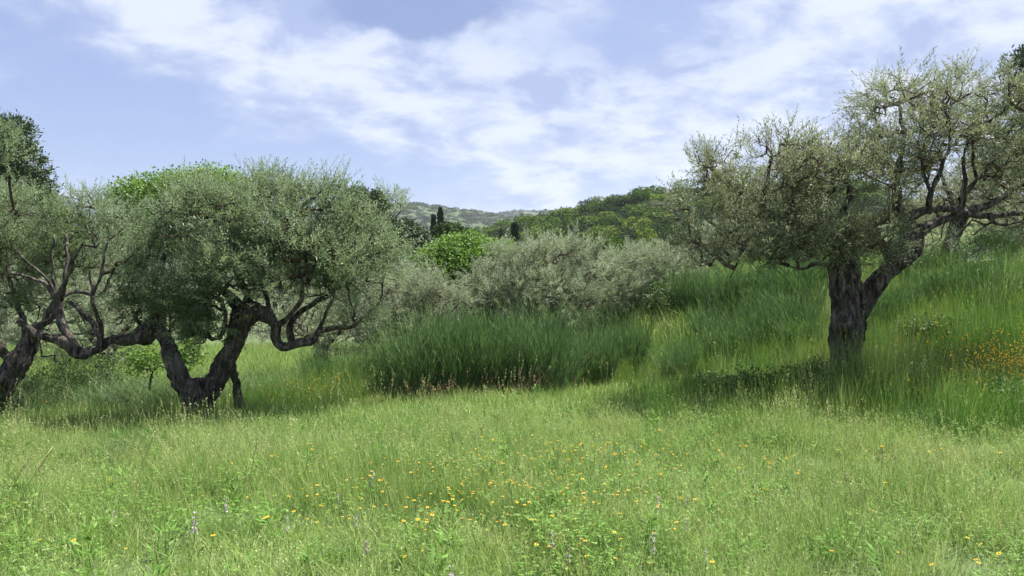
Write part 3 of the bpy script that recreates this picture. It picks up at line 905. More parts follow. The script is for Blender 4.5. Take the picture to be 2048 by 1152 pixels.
# ------------------------------------------------------------------ other trees
def generic_crown(blobs, n, leaf, r, up=.2, shell=.55, aspect=.6, clump=6, cs=.16):
    """clumps of broad leaves on the blobs' shells"""
    nc = n // clump
    A, ks, d = sample_blobs(blobs, nc, r, shell)
    O = np.repeat(A, clump, 0) + np.clip(r.normal(0, cs, (nc * clump, 3)), -1.6 * cs, 1.6 * cs)
    dd = np.repeat(d, clump, 0)
    Dv = dd * .6 + r.normal(0, .7, O.shape)
    Nn = dd * .7 + r.normal(0, .5, O.shape); Nn[:, 2] += up + .3
    tint = np.clip(np.repeat(r.normal(.5, .2, nc), clump) + r.normal(0, .12, len(O)), 0, 1)
    L = leaf * r.uniform(.6, 1.3, len(O))
    V, T, tn = leaves(O, Dv, Nn, L, L * aspect, tint, .1)
    return V, T, tn, A


def broad_tree(name, label, cat, D, base_px, blobs, n, leaf, leafm, seed, trunk_r=.15, group=None, aspect=.6, clump=6, cs=.16, shell=.55, bark='bark_pale', nlimb=120):
    r = np.random.default_rng(seed)
    b = PX(base_px, 560, D); b[2] = ground_z(b[0], b[1])
    root = link(name, None, label=label, cat=cat, group=group, loc=b)
    bl = pix_blobs(blobs, D)
    C = np.array([q[0] for q in bl]); top = C.mean(0)
    st = np.array([[*b, trunk_r * 1.3], [*(b * .6 + top * .4 + [.1, 0, 0]), trunk_r], [*(b * .25 + top * .75), trunk_r * .6], [*top, trunk_r * .3]])
    V, Q, T = tube(catmull(st, .25), 12, .2, seed)
    link('trunk', new_mesh('trunk', V - b, [Q, T], [M[bark]], smooth=True), root)
    V, Tt, tn, A = generic_crown(bl, n, leaf, r, aspect=aspect, clump=clump, cs=cs, shell=shell)
    sk = catmull(st, .3)[3:, :3]
    P, par, cnt, tips = grow(sk, A[r.choice(len(A), min(nlimb, len(A)), replace=False)], r, step=.6)
    Vb, Qb = branch_mesh(P, par, cnt, trunk_r * .12, trunk_r * .6)
    link('branchwork', new_mesh('branchwork', Vb - b, [Qb], [M[bark]], smooth=True), root, kind='stuff')
    link('crown', new_mesh('crown', V - b, [Tt], [M[leafm]], attrs={'tint': tn}), root)
    return root


broad_tree('walnut_tree', 'bright fresh green broadleaf tree rising behind the front left olive', 'tree', 24, 380,
           [(285, 405, 62, 45, 0, 1.2, 1), (360, 390, 60, 42, 0, 1.3, 1), (430, 380, 70, 38, 0, 1.3, 1), (480, 400, 50, 40, 0, 1.2, 1), (340, 450, 130, 60, 0, 1.5, 1)],
           42000, .10, 'bright_leaf', 31, .2, shell=.5, cs=.16, clump=10)
broad_tree('fig_tree', 'vivid green rounded broadleaf tree between the front left olive and the middle bush', 'tree', 27, 930,
           [(915, 535, 88, 48, 0, 1.5, 1), (850, 540, 30, 25, 0, .7, .8), (880, 565, 55, 45, -.5, 1.2, 1), (960, 515, 62, 28, 0, 1.2, 1), (912, 502, 45, 22, 0, 1, 1), (1000, 510, 42, 20, .3, 1, .8), (860, 600, 50, 40, -.5, 1, .7), (940, 485, 26, 12, 0, .6, .9), (875, 512, 22, 14, 0, .5, .9)],
           42000, .11, 'bright_leaf', 32, .2, shell=.5, cs=.17, clump=10)


def pine(label, D, base_px, blobs, seed, n=16000, group='dark pines at the edges of the view'):
    r = np.random.default_rng(seed)
    b = PX(base_px, 560, D); b[2] = ground_z(b[0], b[1])
    root = link('pine_tree', None, label=label, cat='pine tree', group=group, loc=b)
    bl = pix_blobs(blobs, D)
    zt = max(q[0][2] + q[1][2] * .5 for q in bl)
    st = np.array([[*b, .28], [b[0] + .15, b[1], b[2] * .5 + zt * .5, .2], [b[0] + .05, b[1], zt, .05]])
    V, Q, T = tube(catmull(st, .3), 12, .15, seed)
    link('trunk', new_mesh('trunk', V - b, [Q, T], [M['bark_pale']], smooth=True), root)
    nc = n // 14
    A, ks, d = sample_blobs(bl, nc, r, .55)
    P, par, cnt, tips = grow(catmull(st, .3)[4:, :3], A[r.choice(nc, 160, replace=False)], r, step=.5)
    Vb, Qb = branch_mesh(P, par, cnt, .018, .12)
    link('branchwork', new_mesh('branchwork', Vb - b, [Qb], [M['bark_pale']], smooth=True), root, kind='stuff')
    O = np.repeat(A, 14, 0) + r.normal(0, 1, (nc * 14, 3)) * np.array([.12, .12, .06])
    Dv = r.normal(0, .6, O.shape) + np.repeat(d, 14, 0) * .4; Dv[:, 2] += .6
    tint = np.clip(np.repeat(r.normal(.5, .22, nc), 14) + r.normal(0, .1, len(O)), 0, 1)
    L = r.uniform(.09, .18, len(O))
    V, T, tn = leaves(O, Dv, r.normal(0, 1, O.shape), L, L * .3, tint, .1)
    link('crown', new_mesh('crown', V - b, [T], [M['pine_needle']], attrs={'tint': tn}), root)
    return root


pine('tall dark green pine cut by the left edge behind the olives', 24, -10,
     [(0, 290, 60, 40, 0, 1.2, 1), (40, 325, 45, 40, 0, 1, 1), (60, 370, 40, 35, 0, .9, 1), (20, 370, 60, 40, 0, 1.2, 1), (85, 400, 25, 25, 0, .6, 1), (20, 255, 40, 20, 0, .8, 1),
      (-60, 330, 60, 70, 0, 1.4, 1), (30, 430, 80, 50, 0, 1.4, 1), (-40, 480, 90, 60, 0, 1.5, .7)], 41, 30000)
pine('dark tree top showing at the right edge above the big right olive', 26, 2100,
     [(2050, 130, 36, 30, 0, .7, 1), (2090, 170, 60, 60, 0, 1.2, 1), (2080, 110, 40, 30, 0, .7, 1), (2120, 240, 80, 70, 0, 1.4, 1), (2100, 330, 90, 70, 0, 1.4, .8)], 42, 20000)

# mid-distance dark trees left of the cypresses, and shrubs above the front left olive
for (lab, D, bp, bl, sd, lm) in (
    ('dark evergreen oak just left of the pair of cypresses', 62, 835, [(828, 480, 30, 24, 0, 2.2, 1), (850, 500, 30, 20, 0, 2, 1), (808, 462, 26, 22, 0, 1.8, 1)], 51, 'pine_needle'),
    ('dark evergreen crown poking above the front left olive, the left one', 34, 715, [(712, 400, 22, 22, 0, 1, 1), (705, 430, 32, 30, 0, 1.2, 1)], 52, 'pine_needle'),
    ('dark evergreen crown poking above the front left olive, the right one', 36, 752, [(754, 402, 12, 16, 0, .7, 1), (750, 435, 26, 28, 0, 1.2, 1)], 53, 'pine_needle'),
    ('low dark bush right of the pair of cypresses, behind the vivid green tree', 70, 905, [(900, 468, 32, 18, 0, 2, 1), (930, 476, 30, 16, 0, 2, 1)], 54, 'hill_leaf_dark')):
    broad_tree('evergreen_oak', lab, 'tree', D, bp, bl, 9000, .13 * max(1, D / 34), lm, sd, .12, shell=.5, aspect=.6, cs=.15, nlimb=60)


def cypress(label, D, px, top, width, seed):
    r = np.random.default_rng(seed)
    b = PX(px, 560, D); b[2] = ground_z(b[0], b[1])
    zt = PX(px, top, D)[2]; H = zt - b[2]; W = width * D / FPX / 2
    root = link('cypress_tree', None, label=label, cat='cypress', group='slender dark cypresses in the distance', loc=b)
    st = np.array([[0, 0, 0, .16], [0, 0, H * .5, .1], [0, 0, H * .95, .03]])
    V, Q, T = tube(catmull(st, .5), 8, .1, seed)
    link('trunk', new_mesh('trunk', V, [Q, T], [M['bark_pale']], smooth=True), root)
    n = 7000
    t = r.uniform(.05, 1, n); a = r.uniform(0, 6.283, n)
    rad = 1.45 * W * np.clip(1 - t, .01, 1) ** .62 * np.clip(t * 3, 0, 1) ** .4 * (1 + .25 * np.sin(a * 3 + t * 9)) * r.uniform(.6, 1.05, n)
    O = np.stack([rad * np.cos(a), rad * np.sin(a), t * H], -1)
    Dv = np.stack([np.cos(a) * .35, np.sin(a) * .35, np.ones(n)], -1) + r.normal(0, .2, (n, 3))
    Nn = np.stack([np.cos(a), np.sin(a), np.full(n, .2)], -1) + r.normal(0, .3, (n, 3))
    L = r.uniform(.3, .6, n)
    V, T, tn = leaves(O, Dv, Nn, L, L * .35, np.clip(r.normal(.5, .25, n), 0, 1))
    link('crown', new_mesh('crown', V, [T], [M['cypress_leaf']], attrs={'tint': tn}), root)


cypress('taller dark cypress of the close pair left of the gap to the hills', 85, 881, 422, 14, 61)
cypress('shorter dark cypress of the close pair, left of the taller one', 88, 867, 436, 12, 62)
cypress('lone dark cypress in front of the wooded hill above the middle bush', 60, 1029, 457, 12, 63)
cypress('tiny distant cypress between the pair and the lone one', 150, 1002, 462, 8, 64)


# hill trees: prototypes then copies
def hill_proto(kind, seed):
    r = np.random.default_rng(seed)
    if kind == 'round':
        bl = [(np.array([r.normal(0, .28), r.normal(0, .28), .55 + r.normal(0, .13)]), np.array([.34, .34, .27]) * r.uniform(.7, 1.15), 1) for _ in range(6)]
        V, T, tn, A = generic_crown(bl, 3600, .062, r, clump=6, cs=.03, shell=.88)
    elif kind == 'umbrella':
        bl = [(np.array([r.normal(0, .25), r.normal(0, .25), .78 + r.normal(0, .05)]), np.array([.3, .3, .13]), 1) for _ in range(5)]
        V, T, tn, A = generic_crown(bl, 2200, .055, r, clump=5, cs=.03, shell=.7)
    else:
        bl = [(np.array([r.normal(0, .06), r.normal(0, .06), z]), np.array([.28 * (1.15 - z), .28 * (1.15 - z), .16]), 1) for z in (.3, .45, .6, .75, .88)]
        V, T, tn, A = generic_crown(bl, 2200, .055, r, clump=5, cs=.03, shell=.7)
    cr = (V, T, tn)
    st = np.array([[0, 0, -.15, .05], [.01, 0, .3, .035], [0, .01, .7, .015]])
    tr = tube(catmull(st, .1), 6, .1, seed)
    return cr, tr


protos = []
for kind, seed, mm in (('round', 71, 'hill_leaf_green'), ('round', 72, 'hill_leaf_green'), ('round', 73, 'hill_leaf_dark'), ('round', 74, 'hill_leaf_grey'),
                       ('umbrella', 75, 'hill_leaf_dark'), ('cone', 76, 'hill_leaf_dark'), ('round', 77, 'hill_leaf_green')):
    cr, tr = hill_proto(kind, seed)
    protos.append((new_mesh('crown', cr[0], [cr[1]], [M[mm]], attrs={'tint': cr[2]}), new_mesh('trunk', tr[0], [tr[1], tr[2]], [M['bark_pale']], smooth=True), mm, kind))

DESCR = {('hill_leaf_green', 'round'): 'mid green rounded tree in the wood covering the near hill',
         ('hill_leaf_dark', 'round'): 'dark green rounded tree in the wood covering the near hill',
         ('hill_leaf_grey', 'round'): 'greyish green olive-like tree in the wood covering the near hill',
         ('hill_leaf_dark', 'umbrella'): 'dark flat-topped pine standing out of the wood on the near hill',
         ('hill_leaf_dark', 'cone'): 'dark pointed conifer standing out of the wood on the near hill'}
GRP = {k: v.split(' in the')[0].split(' standing')[0] + 's on the near hill' for k, v in DESCR.items()}


def hill_tree(x, y, z, s, k, rz, label=None, name='hillside_tree'):
    cm, tm, mm, kind = protos[k]
    key = (mm, kind)
    o = link(name, None, label=label or DESCR[key], cat='tree', group=GRP[key] if not label else None, loc=(x, y, z))
    o.scale = s; o.rotation_euler = (0, 0, rz)
    link('crown', cm, o); link('trunk', tm, o)
    return o


rh = np.random.default_rng(99)
placed = []
tries = 0
while len(placed) < 270 and tries < 30000:
    tries += 1
    px = rh.uniform(985, 1760); y = HD - abs(rh.normal(0, 1)) * 55 + rh.uniform(0, 12)
    if y < 150 or y > 275: continue
    x = (px - 1024) / FPX * y
    z = float(hill_z(np.array([x]), np.array([y]))[0])
    if z < -5: continue
    if 530 - (z + 4 - EYE) / y * FPX > 520: continue
    if any((x - a) ** 2 + (y - b) ** 2 < (3.6 if px < 1400 else 5.0) ** 2 for a, b, _ in placed): continue
    placed.append((x, y, z))
for (x, y, z) in placed:
    k = int(rh.choice(7, p=[.27, .2, .18, .04, .05, .06, .20]))
    s = rh.uniform(5.2, 9.2)
    hill_tree(x, y, z - .4, (s * rh.uniform(1.0, 1.35), s * rh.uniform(1.0, 1.35), s * rh.uniform(.62, .88)), k, rh.uniform(0, 6.28))
for (px, top, k, w, lab) in ((1184, 398, 2, 1.0, 'dark round-headed tree breaking the near hill skyline, left of the mast'),
                             (1240, 393, 5, .7, 'dark pointed tree on the near hill skyline just left of the mast'),
                             (1298, 385, 0, 1.5, 'broad light green tree on top of the near hill right of the mast'),
                             (1340, 390, 2, 1.0, 'dark tree on the near hill skyline beside the big right olive'),
                             (1140, 415, 3, 1.0, 'greyish tree low on the left end of the near hill skyline')):
    y = HD; x = (px - 1024) / FPX * y; z = float(hill_z(np.array([x]), np.array([y]))[0])
    zt = EYE + (530 - top) / FPX * y; s = max(3.0, (zt - z) / .9)
    hill_tree(x, y, z - .2, (s * w, s * w, s), k, 1.0, lab)

# mast on the hill
y = HD + 4; x = (1260 - 1024) / FPX * y; z = float(hill_z(np.array([x]), np.array([y]))[0])
H = EYE + (530 - 375) / FPX * y - z
mast = link('mast', None, label='thin grey mast standing on the crest of the near wooded hill', cat='mast', loc=(x, y, z - .3))
V, Q, T = tube(np.array([[0, 0, 0, .16], [0, 0, H * .5, .13], [0, 0, H + .3, .09]]), 8)
link('pole', new_mesh('pole', V, [Q, T], [M['steel']], smooth=True), mast)
V, Q, T = tube(np.array([[-.6, 0, H - .5, .06], [0, 0, H - .5, .06], [.6, 0, H - .5, .06]]), 6)
link('crossarm', new_mesh('crossarm', V, [Q, T], [M['steel']], smooth=True), mast)

# mid-distance trees filling the valley between the rows and the hill (each a thing)
for i, (px, D, top, w, k) in enumerate(((1060, 120, 470, 60, 6), (1110, 105, 478, 60, 1), (1000, 110, 488, 60, 0), (1160, 100, 470, 70, 2), (1230, 95, 468, 70, 1),
                                        (1290, 90, 475, 70, 6), (1350, 80, 470, 80, 2), (1400, 75, 470, 80, 0), (1200, 130, 455, 60, 0), (1320, 120, 452, 60, 2),
                                        (1100, 140, 460, 55, 0), (780, 60, 470, 90, 2), (700, 55, 455, 100, 0), (600, 60, 450, 120, 3), (200, 55, 440, 120, 2), (120, 50, 450, 120, 0))):
    x = (px - 1024) / FPX * D; z = float(ground_z(x, D)); zt = EYE + (530 - top) / FPX * D
    s = (zt - z) / .9; ww = w * D / FPX / 1.0
    cm, tm, mm, kind = protos[k]
    o = link('valley_tree', None, label='tree in the dip between the olive rows and the near wooded hill', cat='tree', group='trees in the valley', loc=(x, D, z))
    o.scale = (ww, ww, s); o.rotation_euler = (0, 0, i * 1.7)
    link('crown', cm, o); link('trunk', tm, o)

# scrub on the mountains (uncountable)
bush = []
for sd in (1, 2, 3):
    r = np.random.default_rng(200 + sd)
    bl = [(np.array([r.normal(0, .3), r.normal(0, .3), .3]), np.array([.5, .5, .45]), 1) for _ in range(3)]
    V, T, tn, _ = generic_crown(bl, 240, .28, r, clump=4, cs=.06, shell=.9)
    bush.append(new_mesh('scrub_bush', V, [T], [M['mountain_scrub']], attrs={'tint': tn}))
pts, sc = [], []
for zf, D0, D1, x0, x1, n, s0 in ((mz1, 650, 1150, -420, 130, 5200, 4.2), (mz2, 1500, 2000, -250, 420, 4200, 6)):
    yy = rng.uniform(D0, D1, n); xx = rng.uniform(x0, x1, n)
    kp = vnoise(xx, yy, 70, 31) + .5 * vnoise(xx, yy, 22, 32) + .8 * vnoise(xx * .15, yy, 22, 33) > 1.05
    xx, yy = xx[kp], yy[kp]
    pts.append(np.stack([xx, yy, zf(xx, yy) - .5], -1)); sc.append(rng.uniform(.6, 1.4, len(xx)) * s0)
pts = np.vstack(pts); sc = np.concatenate(sc)
scatter('mountain_scrub', pts, rng.uniform(0, 6.28, len(pts)), np.stack([sc, sc, sc * .6], -1), rng.integers(0, 3, len(pts)), bush, label='low dark scrub scattered over the two far mountains',
        cat='scrub')


# ------------------------------------------------------------------ grass pieces
def blades(n, r, spread, h, hvar, w, lean, bend, seg=2, tint=(.5, .2), tipw=.0, upw=0):
    a = r.uniform(0, 6.283, n); rad = spread * np.sqrt(r.uniform(0, 1, n))
    O = np.stack([rad * np.cos(a), rad * np.sin(a), np.zeros(n) - .02], -1)
    ld = r.uniform(0, 6.283, n); lm = np.abs(r.normal(0, lean, n)) + lean * .3
    hd = h * np.clip(r.normal(1, hvar, n), .3, 1.8)
    dirh = np.stack([np.cos(ld), np.sin(ld), np.zeros(n)], -1)
    fa = r.uniform(0, 6.283, n); side = np.stack([np.cos(fa), np.sin(fa), np.zeros(n)], -1)
    rows = []; ws = []
    for k in range(seg + 1):
        s = k / seg
        p = O + np.stack([np.zeros(n), np.zeros(n), hd * (s - bend * .45 * s ** 3 * lm / max(lean, 1e-3))], -1) + dirh * (hd * (lm * s + bend * s ** 2.2 * (.3 + lm)))[:, None]
        rows.append(p); ws.append(w * (1 - s ** 1.6 * (1 - tipw)))
    V = []
    for k in range(seg):
        V.append(rows[k] - side * ws[k] * .5); V.append(rows[k] + side * ws[k] * .5)
    V.append(rows[-1])
    m = 2 * seg + 1
    V = np.stack(V, 1).reshape(-1, 3)
    b = np.arange(n)[:, None] * m
    Q = [b + np.array([2 * k, 2 * k + 1, 2 * k + 3, 2 * k + 2]) for k in range(seg - 1)]
    Q = np.concatenate(Q, 0).reshape(-1, 4) if Q else np.zeros((0, 4), int)
    T = b + np.array([2 * seg - 2, 2 * seg - 1, 2 * seg])
    tn = np.clip(r.normal(tint[0], tint[1], n), 0, 1)
    return V, Q, T, np.repeat(tn, m)


def tuft(name, seed, mats, parts):
    """parts: list of (matindex, V, Q, T, tint)"""
    Vs, Qs, Ts, tn, mi, n = [], [], [], [], [], 0
    mq, mt = [], []
    for (k, V, Q, T, t) in parts:
        Vs.append(V); Qs.append(Q + n); Ts.append(T + n); tn.append(t); n += len(V)
        mq += [k] * len(Q); mt += [k] * len(T)
    Q = np.vstack(Qs); T = np.vstack(Ts)
    F = [f for f in (Q, T) if len(f)]
    idx = (mq if len(Q) else []) + (mt if len(T) else [])
    return new_mesh(name, np.vstack(Vs), F, mats, idx, attrs={'tint': np.concatenate(tn)})


def seedheads(n, r, spread, h, headlen, headw, k=9, lean=.12, tint=.75):
    """thin stalks each with an airy head of small spikelets"""
    V, Q, T, tn = blades(n, r, spread, h, .18, .0022, lean, .12, 2, (tint, .15), .6)
    m = 5
    tips = V.reshape(n, m, 3)[:, -1]; pre = V.reshape(n, m, 3)[:, 2]
    d = norm(tips - pre)
    t = r.uniform(0, 1, (n, k))
    O = tips[:, None] - d[:, None] * (t * headlen)[..., None]
    Dv = d[:, None] * .8 + r.normal(0, .45, (n, k, 3))
    Lf = np.full(n * k, headw * 1.0) * r.uniform(.6, 1.3, n * k)
    V2, T2, tn2 = leaves(O.reshape(-1, 3), Dv.reshape(-1, 3), r.normal(0, 1, (n * k, 3)), Lf, Lf * .38, np.clip(r.normal(tint, .15, n * k), 0, 1))
    return V, Q, T, tn, V2, T2, tn2


Z4 = np.zeros((0, 4), int)


def mk_meadow(i):
    r = np.random.default_rng(300 + i)
    p = [(0, *blades(34, r, .13, .20, .35, .0048, .28, .35, 2, (.45, .22)))]
    p.append((0, *blades(14, r, .12, .30, .25, .0036, .16, .2, 2, (.62, .2))))
    s = seedheads(4, r, .12, .36, .06, .013, 8, .14, .85)
    p.append((0, s[0], s[1], s[2], s[3])); p.append((0, s[4], Z4, s[5], s[6]))
    return tuft('grass_tuft', i, [M['meadow']], p)


def mk_meadow_far(i):
    r = np.random.default_rng(320 + i)
    p = [(0, *blades(60, r, .26, .24, .35, .008, .25, .3, 2, (.5, .22)))]
    return tuft('grass_tuft', i, [M['meadow']], p)


def mk_lush(i):
    r = np.random.default_rng(340 + i)
    p = [(0, *blades(74, r, .18, .40, .36, .0044, .14, .2, 3, (.5, .28)))]
    p.append((0, *blades(16, r, .17, .54, .25, .0034, .09, .12, 3, (.8, .2))))
    s = seedheads(5, r, .15, .5, .09, .016, 10, .18, .9)
    p.append((0, s[0], s[1], s[2], s[3])); p.append((0, s[4], Z4, s[5], s[6]))
    return tuft('tall_grass_tuft', i, [M['meadow' if i == 5 else 'lush']], p)


def mk_arch(i):
    r = np.random.default_rng(360 + i)
    p = [(0, *blades(60, r, .16, .50, .3, .0065, .35, .75, 4, (.45, .25)))]
    return tuft('arching_grass_tuft', i, [M['arching']], p)


def mk_straw(i):
    r = np.random.default_rng(380 + i)
    s = seedheads(5, r, .14, .62, .13, .017, 16, .16, .6)
    return tuft('seed_stalk', i, [M['straw']], [(0, s[0], s[1], s[2], s[3]), (0, s[4], Z4, s[5], s[6])])


def mk_rust(i):
    r = np.random.default_rng(390 + i)
    s = seedheads(9, r, .2, .42, .12, .02, 14, .2, .5)
    return tuft('rust_stalk', i, [M['rust_stalk']], [(0, s[0], s[1], s[2], s[3]), (0, s[4], Z4, s[5], s[6])])


def mk_clover(i):
    r = np.random.default_rng(400 + i)
    n = 70
    a = r.uniform(0, 6.283, n); rad = .16 * np.sqrt(r.uniform(0, 1, n))
    O = np.stack([rad * np.cos(a), rad * np.sin(a), r.uniform(.04, .20, n)], -1)
    O3 = np.repeat(O, 3, 0); aa = np.repeat(r.uniform(0, 6.283, n), 3) + np.tile([0, 2.09, 4.19], n)
    Dv = np.stack([np.cos(aa), np.sin(aa), r.uniform(-.1, .4, 3 * n)], -1)
    Nn = np.zeros((3 * n, 3)); Nn[:, 2] = 1; Nn += r.normal(0, .3, Nn.shape)
    L = r.uniform(.009, .019, 3 * n)
    V, T, tn = leaves(O3, Dv, Nn, L, L * .8, np.repeat(np.clip(r.normal(.5, .22, n), 0, 1), 3), -.1)
    b = blades(20, r, .16, .16, .3, .003, .2, .1, 2, (.5, .2))
    return tuft('clover_tuft', i, [M['clover']], [(0, V, Z4, T, tn), (0, *b)])


def mk_herb(i):
    r = np.random.default_rng(430 + i)
    n = 38
    a = r.uniform(0, 6.283, n)
    O = np.stack([.02 * np.cos(a), .02 * np.sin(a), r.uniform(0, .16, n)], -1)
    Dv = np.stack([np.cos(a), np.sin(a), r.uniform(.1, 1.3, n)], -1)
    Nn = np.zeros((n, 3)); Nn[:, 2] = 1; Nn += r.normal(0, .25, Nn.shape)
    L = r.uniform(.025, .06, n)
    V, T, tn = leaves(O, Dv, Nn, L, L * r.uniform(.22, .38, n), np.clip(r.normal(.5, .25, n), 0, 1), -.12)
    b = blades(6, r, .05, .24, .3, .004, .2, .1, 2, (.5, .2))
    return tuft('herb', i, [M['clover']], [(0, V, Z4, T, tn), (0, *b)])


def in_view(x, y, margin=.6):
    return np.abs(x) < (1024 / FPX) * y * 1.02 + margin


def field(n_per, y0, y1, dens_fn=None, margin=.8, xmax=60):
    """poisson-ish jittered points in the view wedge (a little wider), returns x,y"""
    s = 1 / math.sqrt(n_per)
    ysg = np.arange(y0, y1, s)
    X, Y = [], []
    for yy in ysg:
        w = min(xmax, 1024 / FPX * yy * 1.12 + margin)
        xx = np.arange(-w, w, s)
        X.append(xx); Y.append(np.full(len(xx), yy))
    X = np.concatenate(X); Y = np.concatenate(Y)
    X = X + rng.uniform(-.6, .6, len(X)) * s; Y = Y + rng.uniform(-.6, .6, len(Y)) * s
    if dens_fn is not None:
        k = rng.uniform(0, 1, len(X)) < dens_fn(X, Y); X, Y = X[k], Y[k]
    return X, Y


def put(name, X, Y, src, smin, smax, label, cat='grass', hz=None, tilt=.1, sink=0.0, kind='stuff'):
    n = len(X)
    s = rng.uniform(smin, smax, n)
    sz = s * (hz if hz is not None else 1)
    pts = np.stack([X, Y, ground_z(X, Y) - sink], -1)
    return scatter(name, pts, rng.uniform(0, 6.28, n), np.stack([s, s, sz], -1), rng.integers(0, len(src), n), src, label=label, cat=cat, tilt=tilt, kind=kind)


def lush_zone(x, y):
    """where the tall saturated grass stands: right bank and round the right olive, strip behind the meadow"""
    u = .8 * x + .6 * y + (vnoise(x, y, 1.4, 40) - .5) * 1.6
    bank = sstep(8.2, 9.4, u) * sstep(.8, 2.6, x)
    patch = sstep(.55, .75, vnoise(x, y, 1.1, 44)) * .35
    near_tree = np.exp(-(((x - 4.0) / 1.8) ** 2 + ((y - 9.3) / 1.1) ** 2)) * 1.2
    back = sstep(11.4, 12.4, y + (vnoise(x, y, 1.2, 41) - .5) * 1.5) * sstep(-6, -3.2, x)
    sun = np.exp(-(((x - 2.6) / 1.0) ** 2 + ((y - 11.5) / 1.0) ** 2)) * .8
    flower = np.exp(-(((x - 5.8) / 1.6) ** 2 + ((y - 9.5) / .9) ** 2)) * .95
    return np.clip(np.maximum(np.maximum(bank, near_tree), back) - sun - flower + patch * .0, 0, 1)


def mead(x, y):
    return 1 - .75 * lush_zone(x, y)


X, Y = field(84, 2.6, 9.0, lambda x, y: mead(x, y) * (.45 + .55 * sstep(.2, .55, vnoise(x, y, .42, 53))))
hz = .36 + 1.15 * vnoise(X, Y, .9, 50) * vnoise(X, Y, .38, 51) + .25 * vnoise(X, Y, 3, 52)
put('meadow_grass', X, Y, [mk_meadow(i) for i in range(6)], .8, 1.2, 'short pale green meadow grass covering the open foreground', hz=hz)
X, Y = field(36, 9.0, 15.0, mead)
hz = .45 + .7 * vnoise(X, Y, 1.2, 50) + .25 * vnoise(X, Y, .5, 51)
put('meadow_grass', X, Y, [mk_meadow_far(i) for i in range(5)], .8, 1.2, 'pale green meadow grass round the foot of the olives', hz=hz)
X, Y = field(6, 15.0, 34.0)
put('meadow_grass', X, Y, [mk_meadow_far(i) for i in range(5)], 1.3, 2.2, 'rough grass under and behind the second row of olives')
X, Y = field(42, 6.0, 13.5, lambda x, y: lush_zone(x, y))
hz = .55 + .6 * vnoise(X, Y, 1.0, 55) + .35 * vnoise(X, Y, .4, 57) + .4 * np.exp(-(((X - 4.2) / .9) ** 2 + ((Y - 9.4) / .7) ** 2))
put('tall_grass', X, Y, [mk_lush(i) for i in range(6)], .8, 1.25, 'tall lush dark green grass on the right bank and round the right olive trunk', hz=hz, tilt=.06)
X, Y = field(20, 13.5, 26.0, lambda x, y: lush_zone(x, y))
hz = .7 + .5 * vnoise(X, Y, 1.6, 56)
put('tall_grass', X, Y, [mk_lush(i) for i in range(6)], 1.0, 1.4, 'tall green grass higher up the bank behind the right olive', hz=hz * .75, tilt=.06)


def arch_zone(x, y):
    e = 10.6 + (x + 7) * .35 + (vnoise(x, y, 1.0, 60) - .5) * 1.2
    return sstep(0, .7, y - e) * sstep(-3.0, -4.4, x) * (y < 15)


X, Y = field(22, 9.5, 15.0, arch_zone)
put('arching_grass', X, Y, [mk_arch(i) for i in range(5)], .9, 1.5, 'long drooping dark green grass under the left olives', hz=.7 + .6 * vnoise(X, Y, .9, 61))
X, Y = field(16, 3.0, 9.5, lambda x, y: .15 + .5 * sstep(.5, .75, vnoise(x, y, 1.5, 62)))
put('clover', X, Y, [mk_clover(i) for i in range(5)], .8, 1.25, 'low clover and herbs mixed through the foreground grass', cat='clover')
X, Y = field(9, 2.8, 10.5, lambda x, y: .35 + .65 * sstep(.45, .7, vnoise(x, y, 1.0, 68)))
put('meadow_herbs', X, Y, [mk_herb(i) for i in range(6)], .6, 1.5, 'broad leaved herbs scattered through the meadow grass', cat='herbs', tilt=.15)
X, Y = field(16, 5.6, 9.4, lambda x, y: np.exp(-(((x + 4.6) / 1.6) ** 2 + ((y - 7.7) / .8) ** 2)) * (vnoise(x, y, .8, 69) > .35))
put('arching_grass', X, Y, [mk_arch(i) for i in range(4)], .6, .95, 'long grass patch, dark as if shaded, in the meadow at left', hz=.8)  # long grass whose dark green also stands in for shade on the meadow
X, Y = field(40, 8.8, 12.0, lambda x, y: np.exp(-(((x + 4.1) / 1.3) ** 2 + ((y - 10.3) / .6) ** 2)) * .8)
put('tall_grass', X, Y, [mk_lush(5), mk_lush(11), mk_arch(9)], .6, .95, 'taller grass round the foot of the front left olive', tilt=.1)
X, Y = field(5, 4.2, 13.0, lambda x, y: (.10 + .5 * sstep(.55, .8, vnoise(x, y, 1.3, 64)) + .5 * np.exp(-(((x + 3) / 2.5) ** 2 + ((y - 11) / 1.5) ** 2))) * (1 - .8 * lush_zone(x, y)))
put('seeding_grass', X, Y, [mk_straw(i) for i in range(5)], .7, 1.1, 'pale straw coloured seed stalks standing above the meadow', tilt=.12)
X, Y = field(14, 10.0, 12.2, lambda x, y: np.exp(-(((x + .3) / 2.0) ** 2)) * (.06 + .5 * sstep(.5, .7, vnoise(x, y, .7, 66))))
put('dry_stalks', X, Y, [mk_rust(i) for i in range(4)], .7, 1.1, 'reddish dry stalks along the foot of the broom')
X, Y = field(45, 3.4, 9.0, lambda x, y: np.exp(-(((x - 2.9) / .35) ** 2 + ((y - 4.3) / .3) ** 2)) + np.exp(-(((x - 2.2) / .45) ** 2 + ((y - 5.0) / .35) ** 2)) + np.exp(-(((x - 3.4) / .5) ** 2 + ((y - 4.2) / .4) ** 2)) + np.exp(-(((x - 3.2) / .4) ** 2 + ((y - 6.1) / .3) ** 2)))
put('dry_stalks', X, Y, [mk_rust(1), mk_straw(7), mk_straw(8)], .35, .6, 'small brown withered patches in the foreground grass at right')


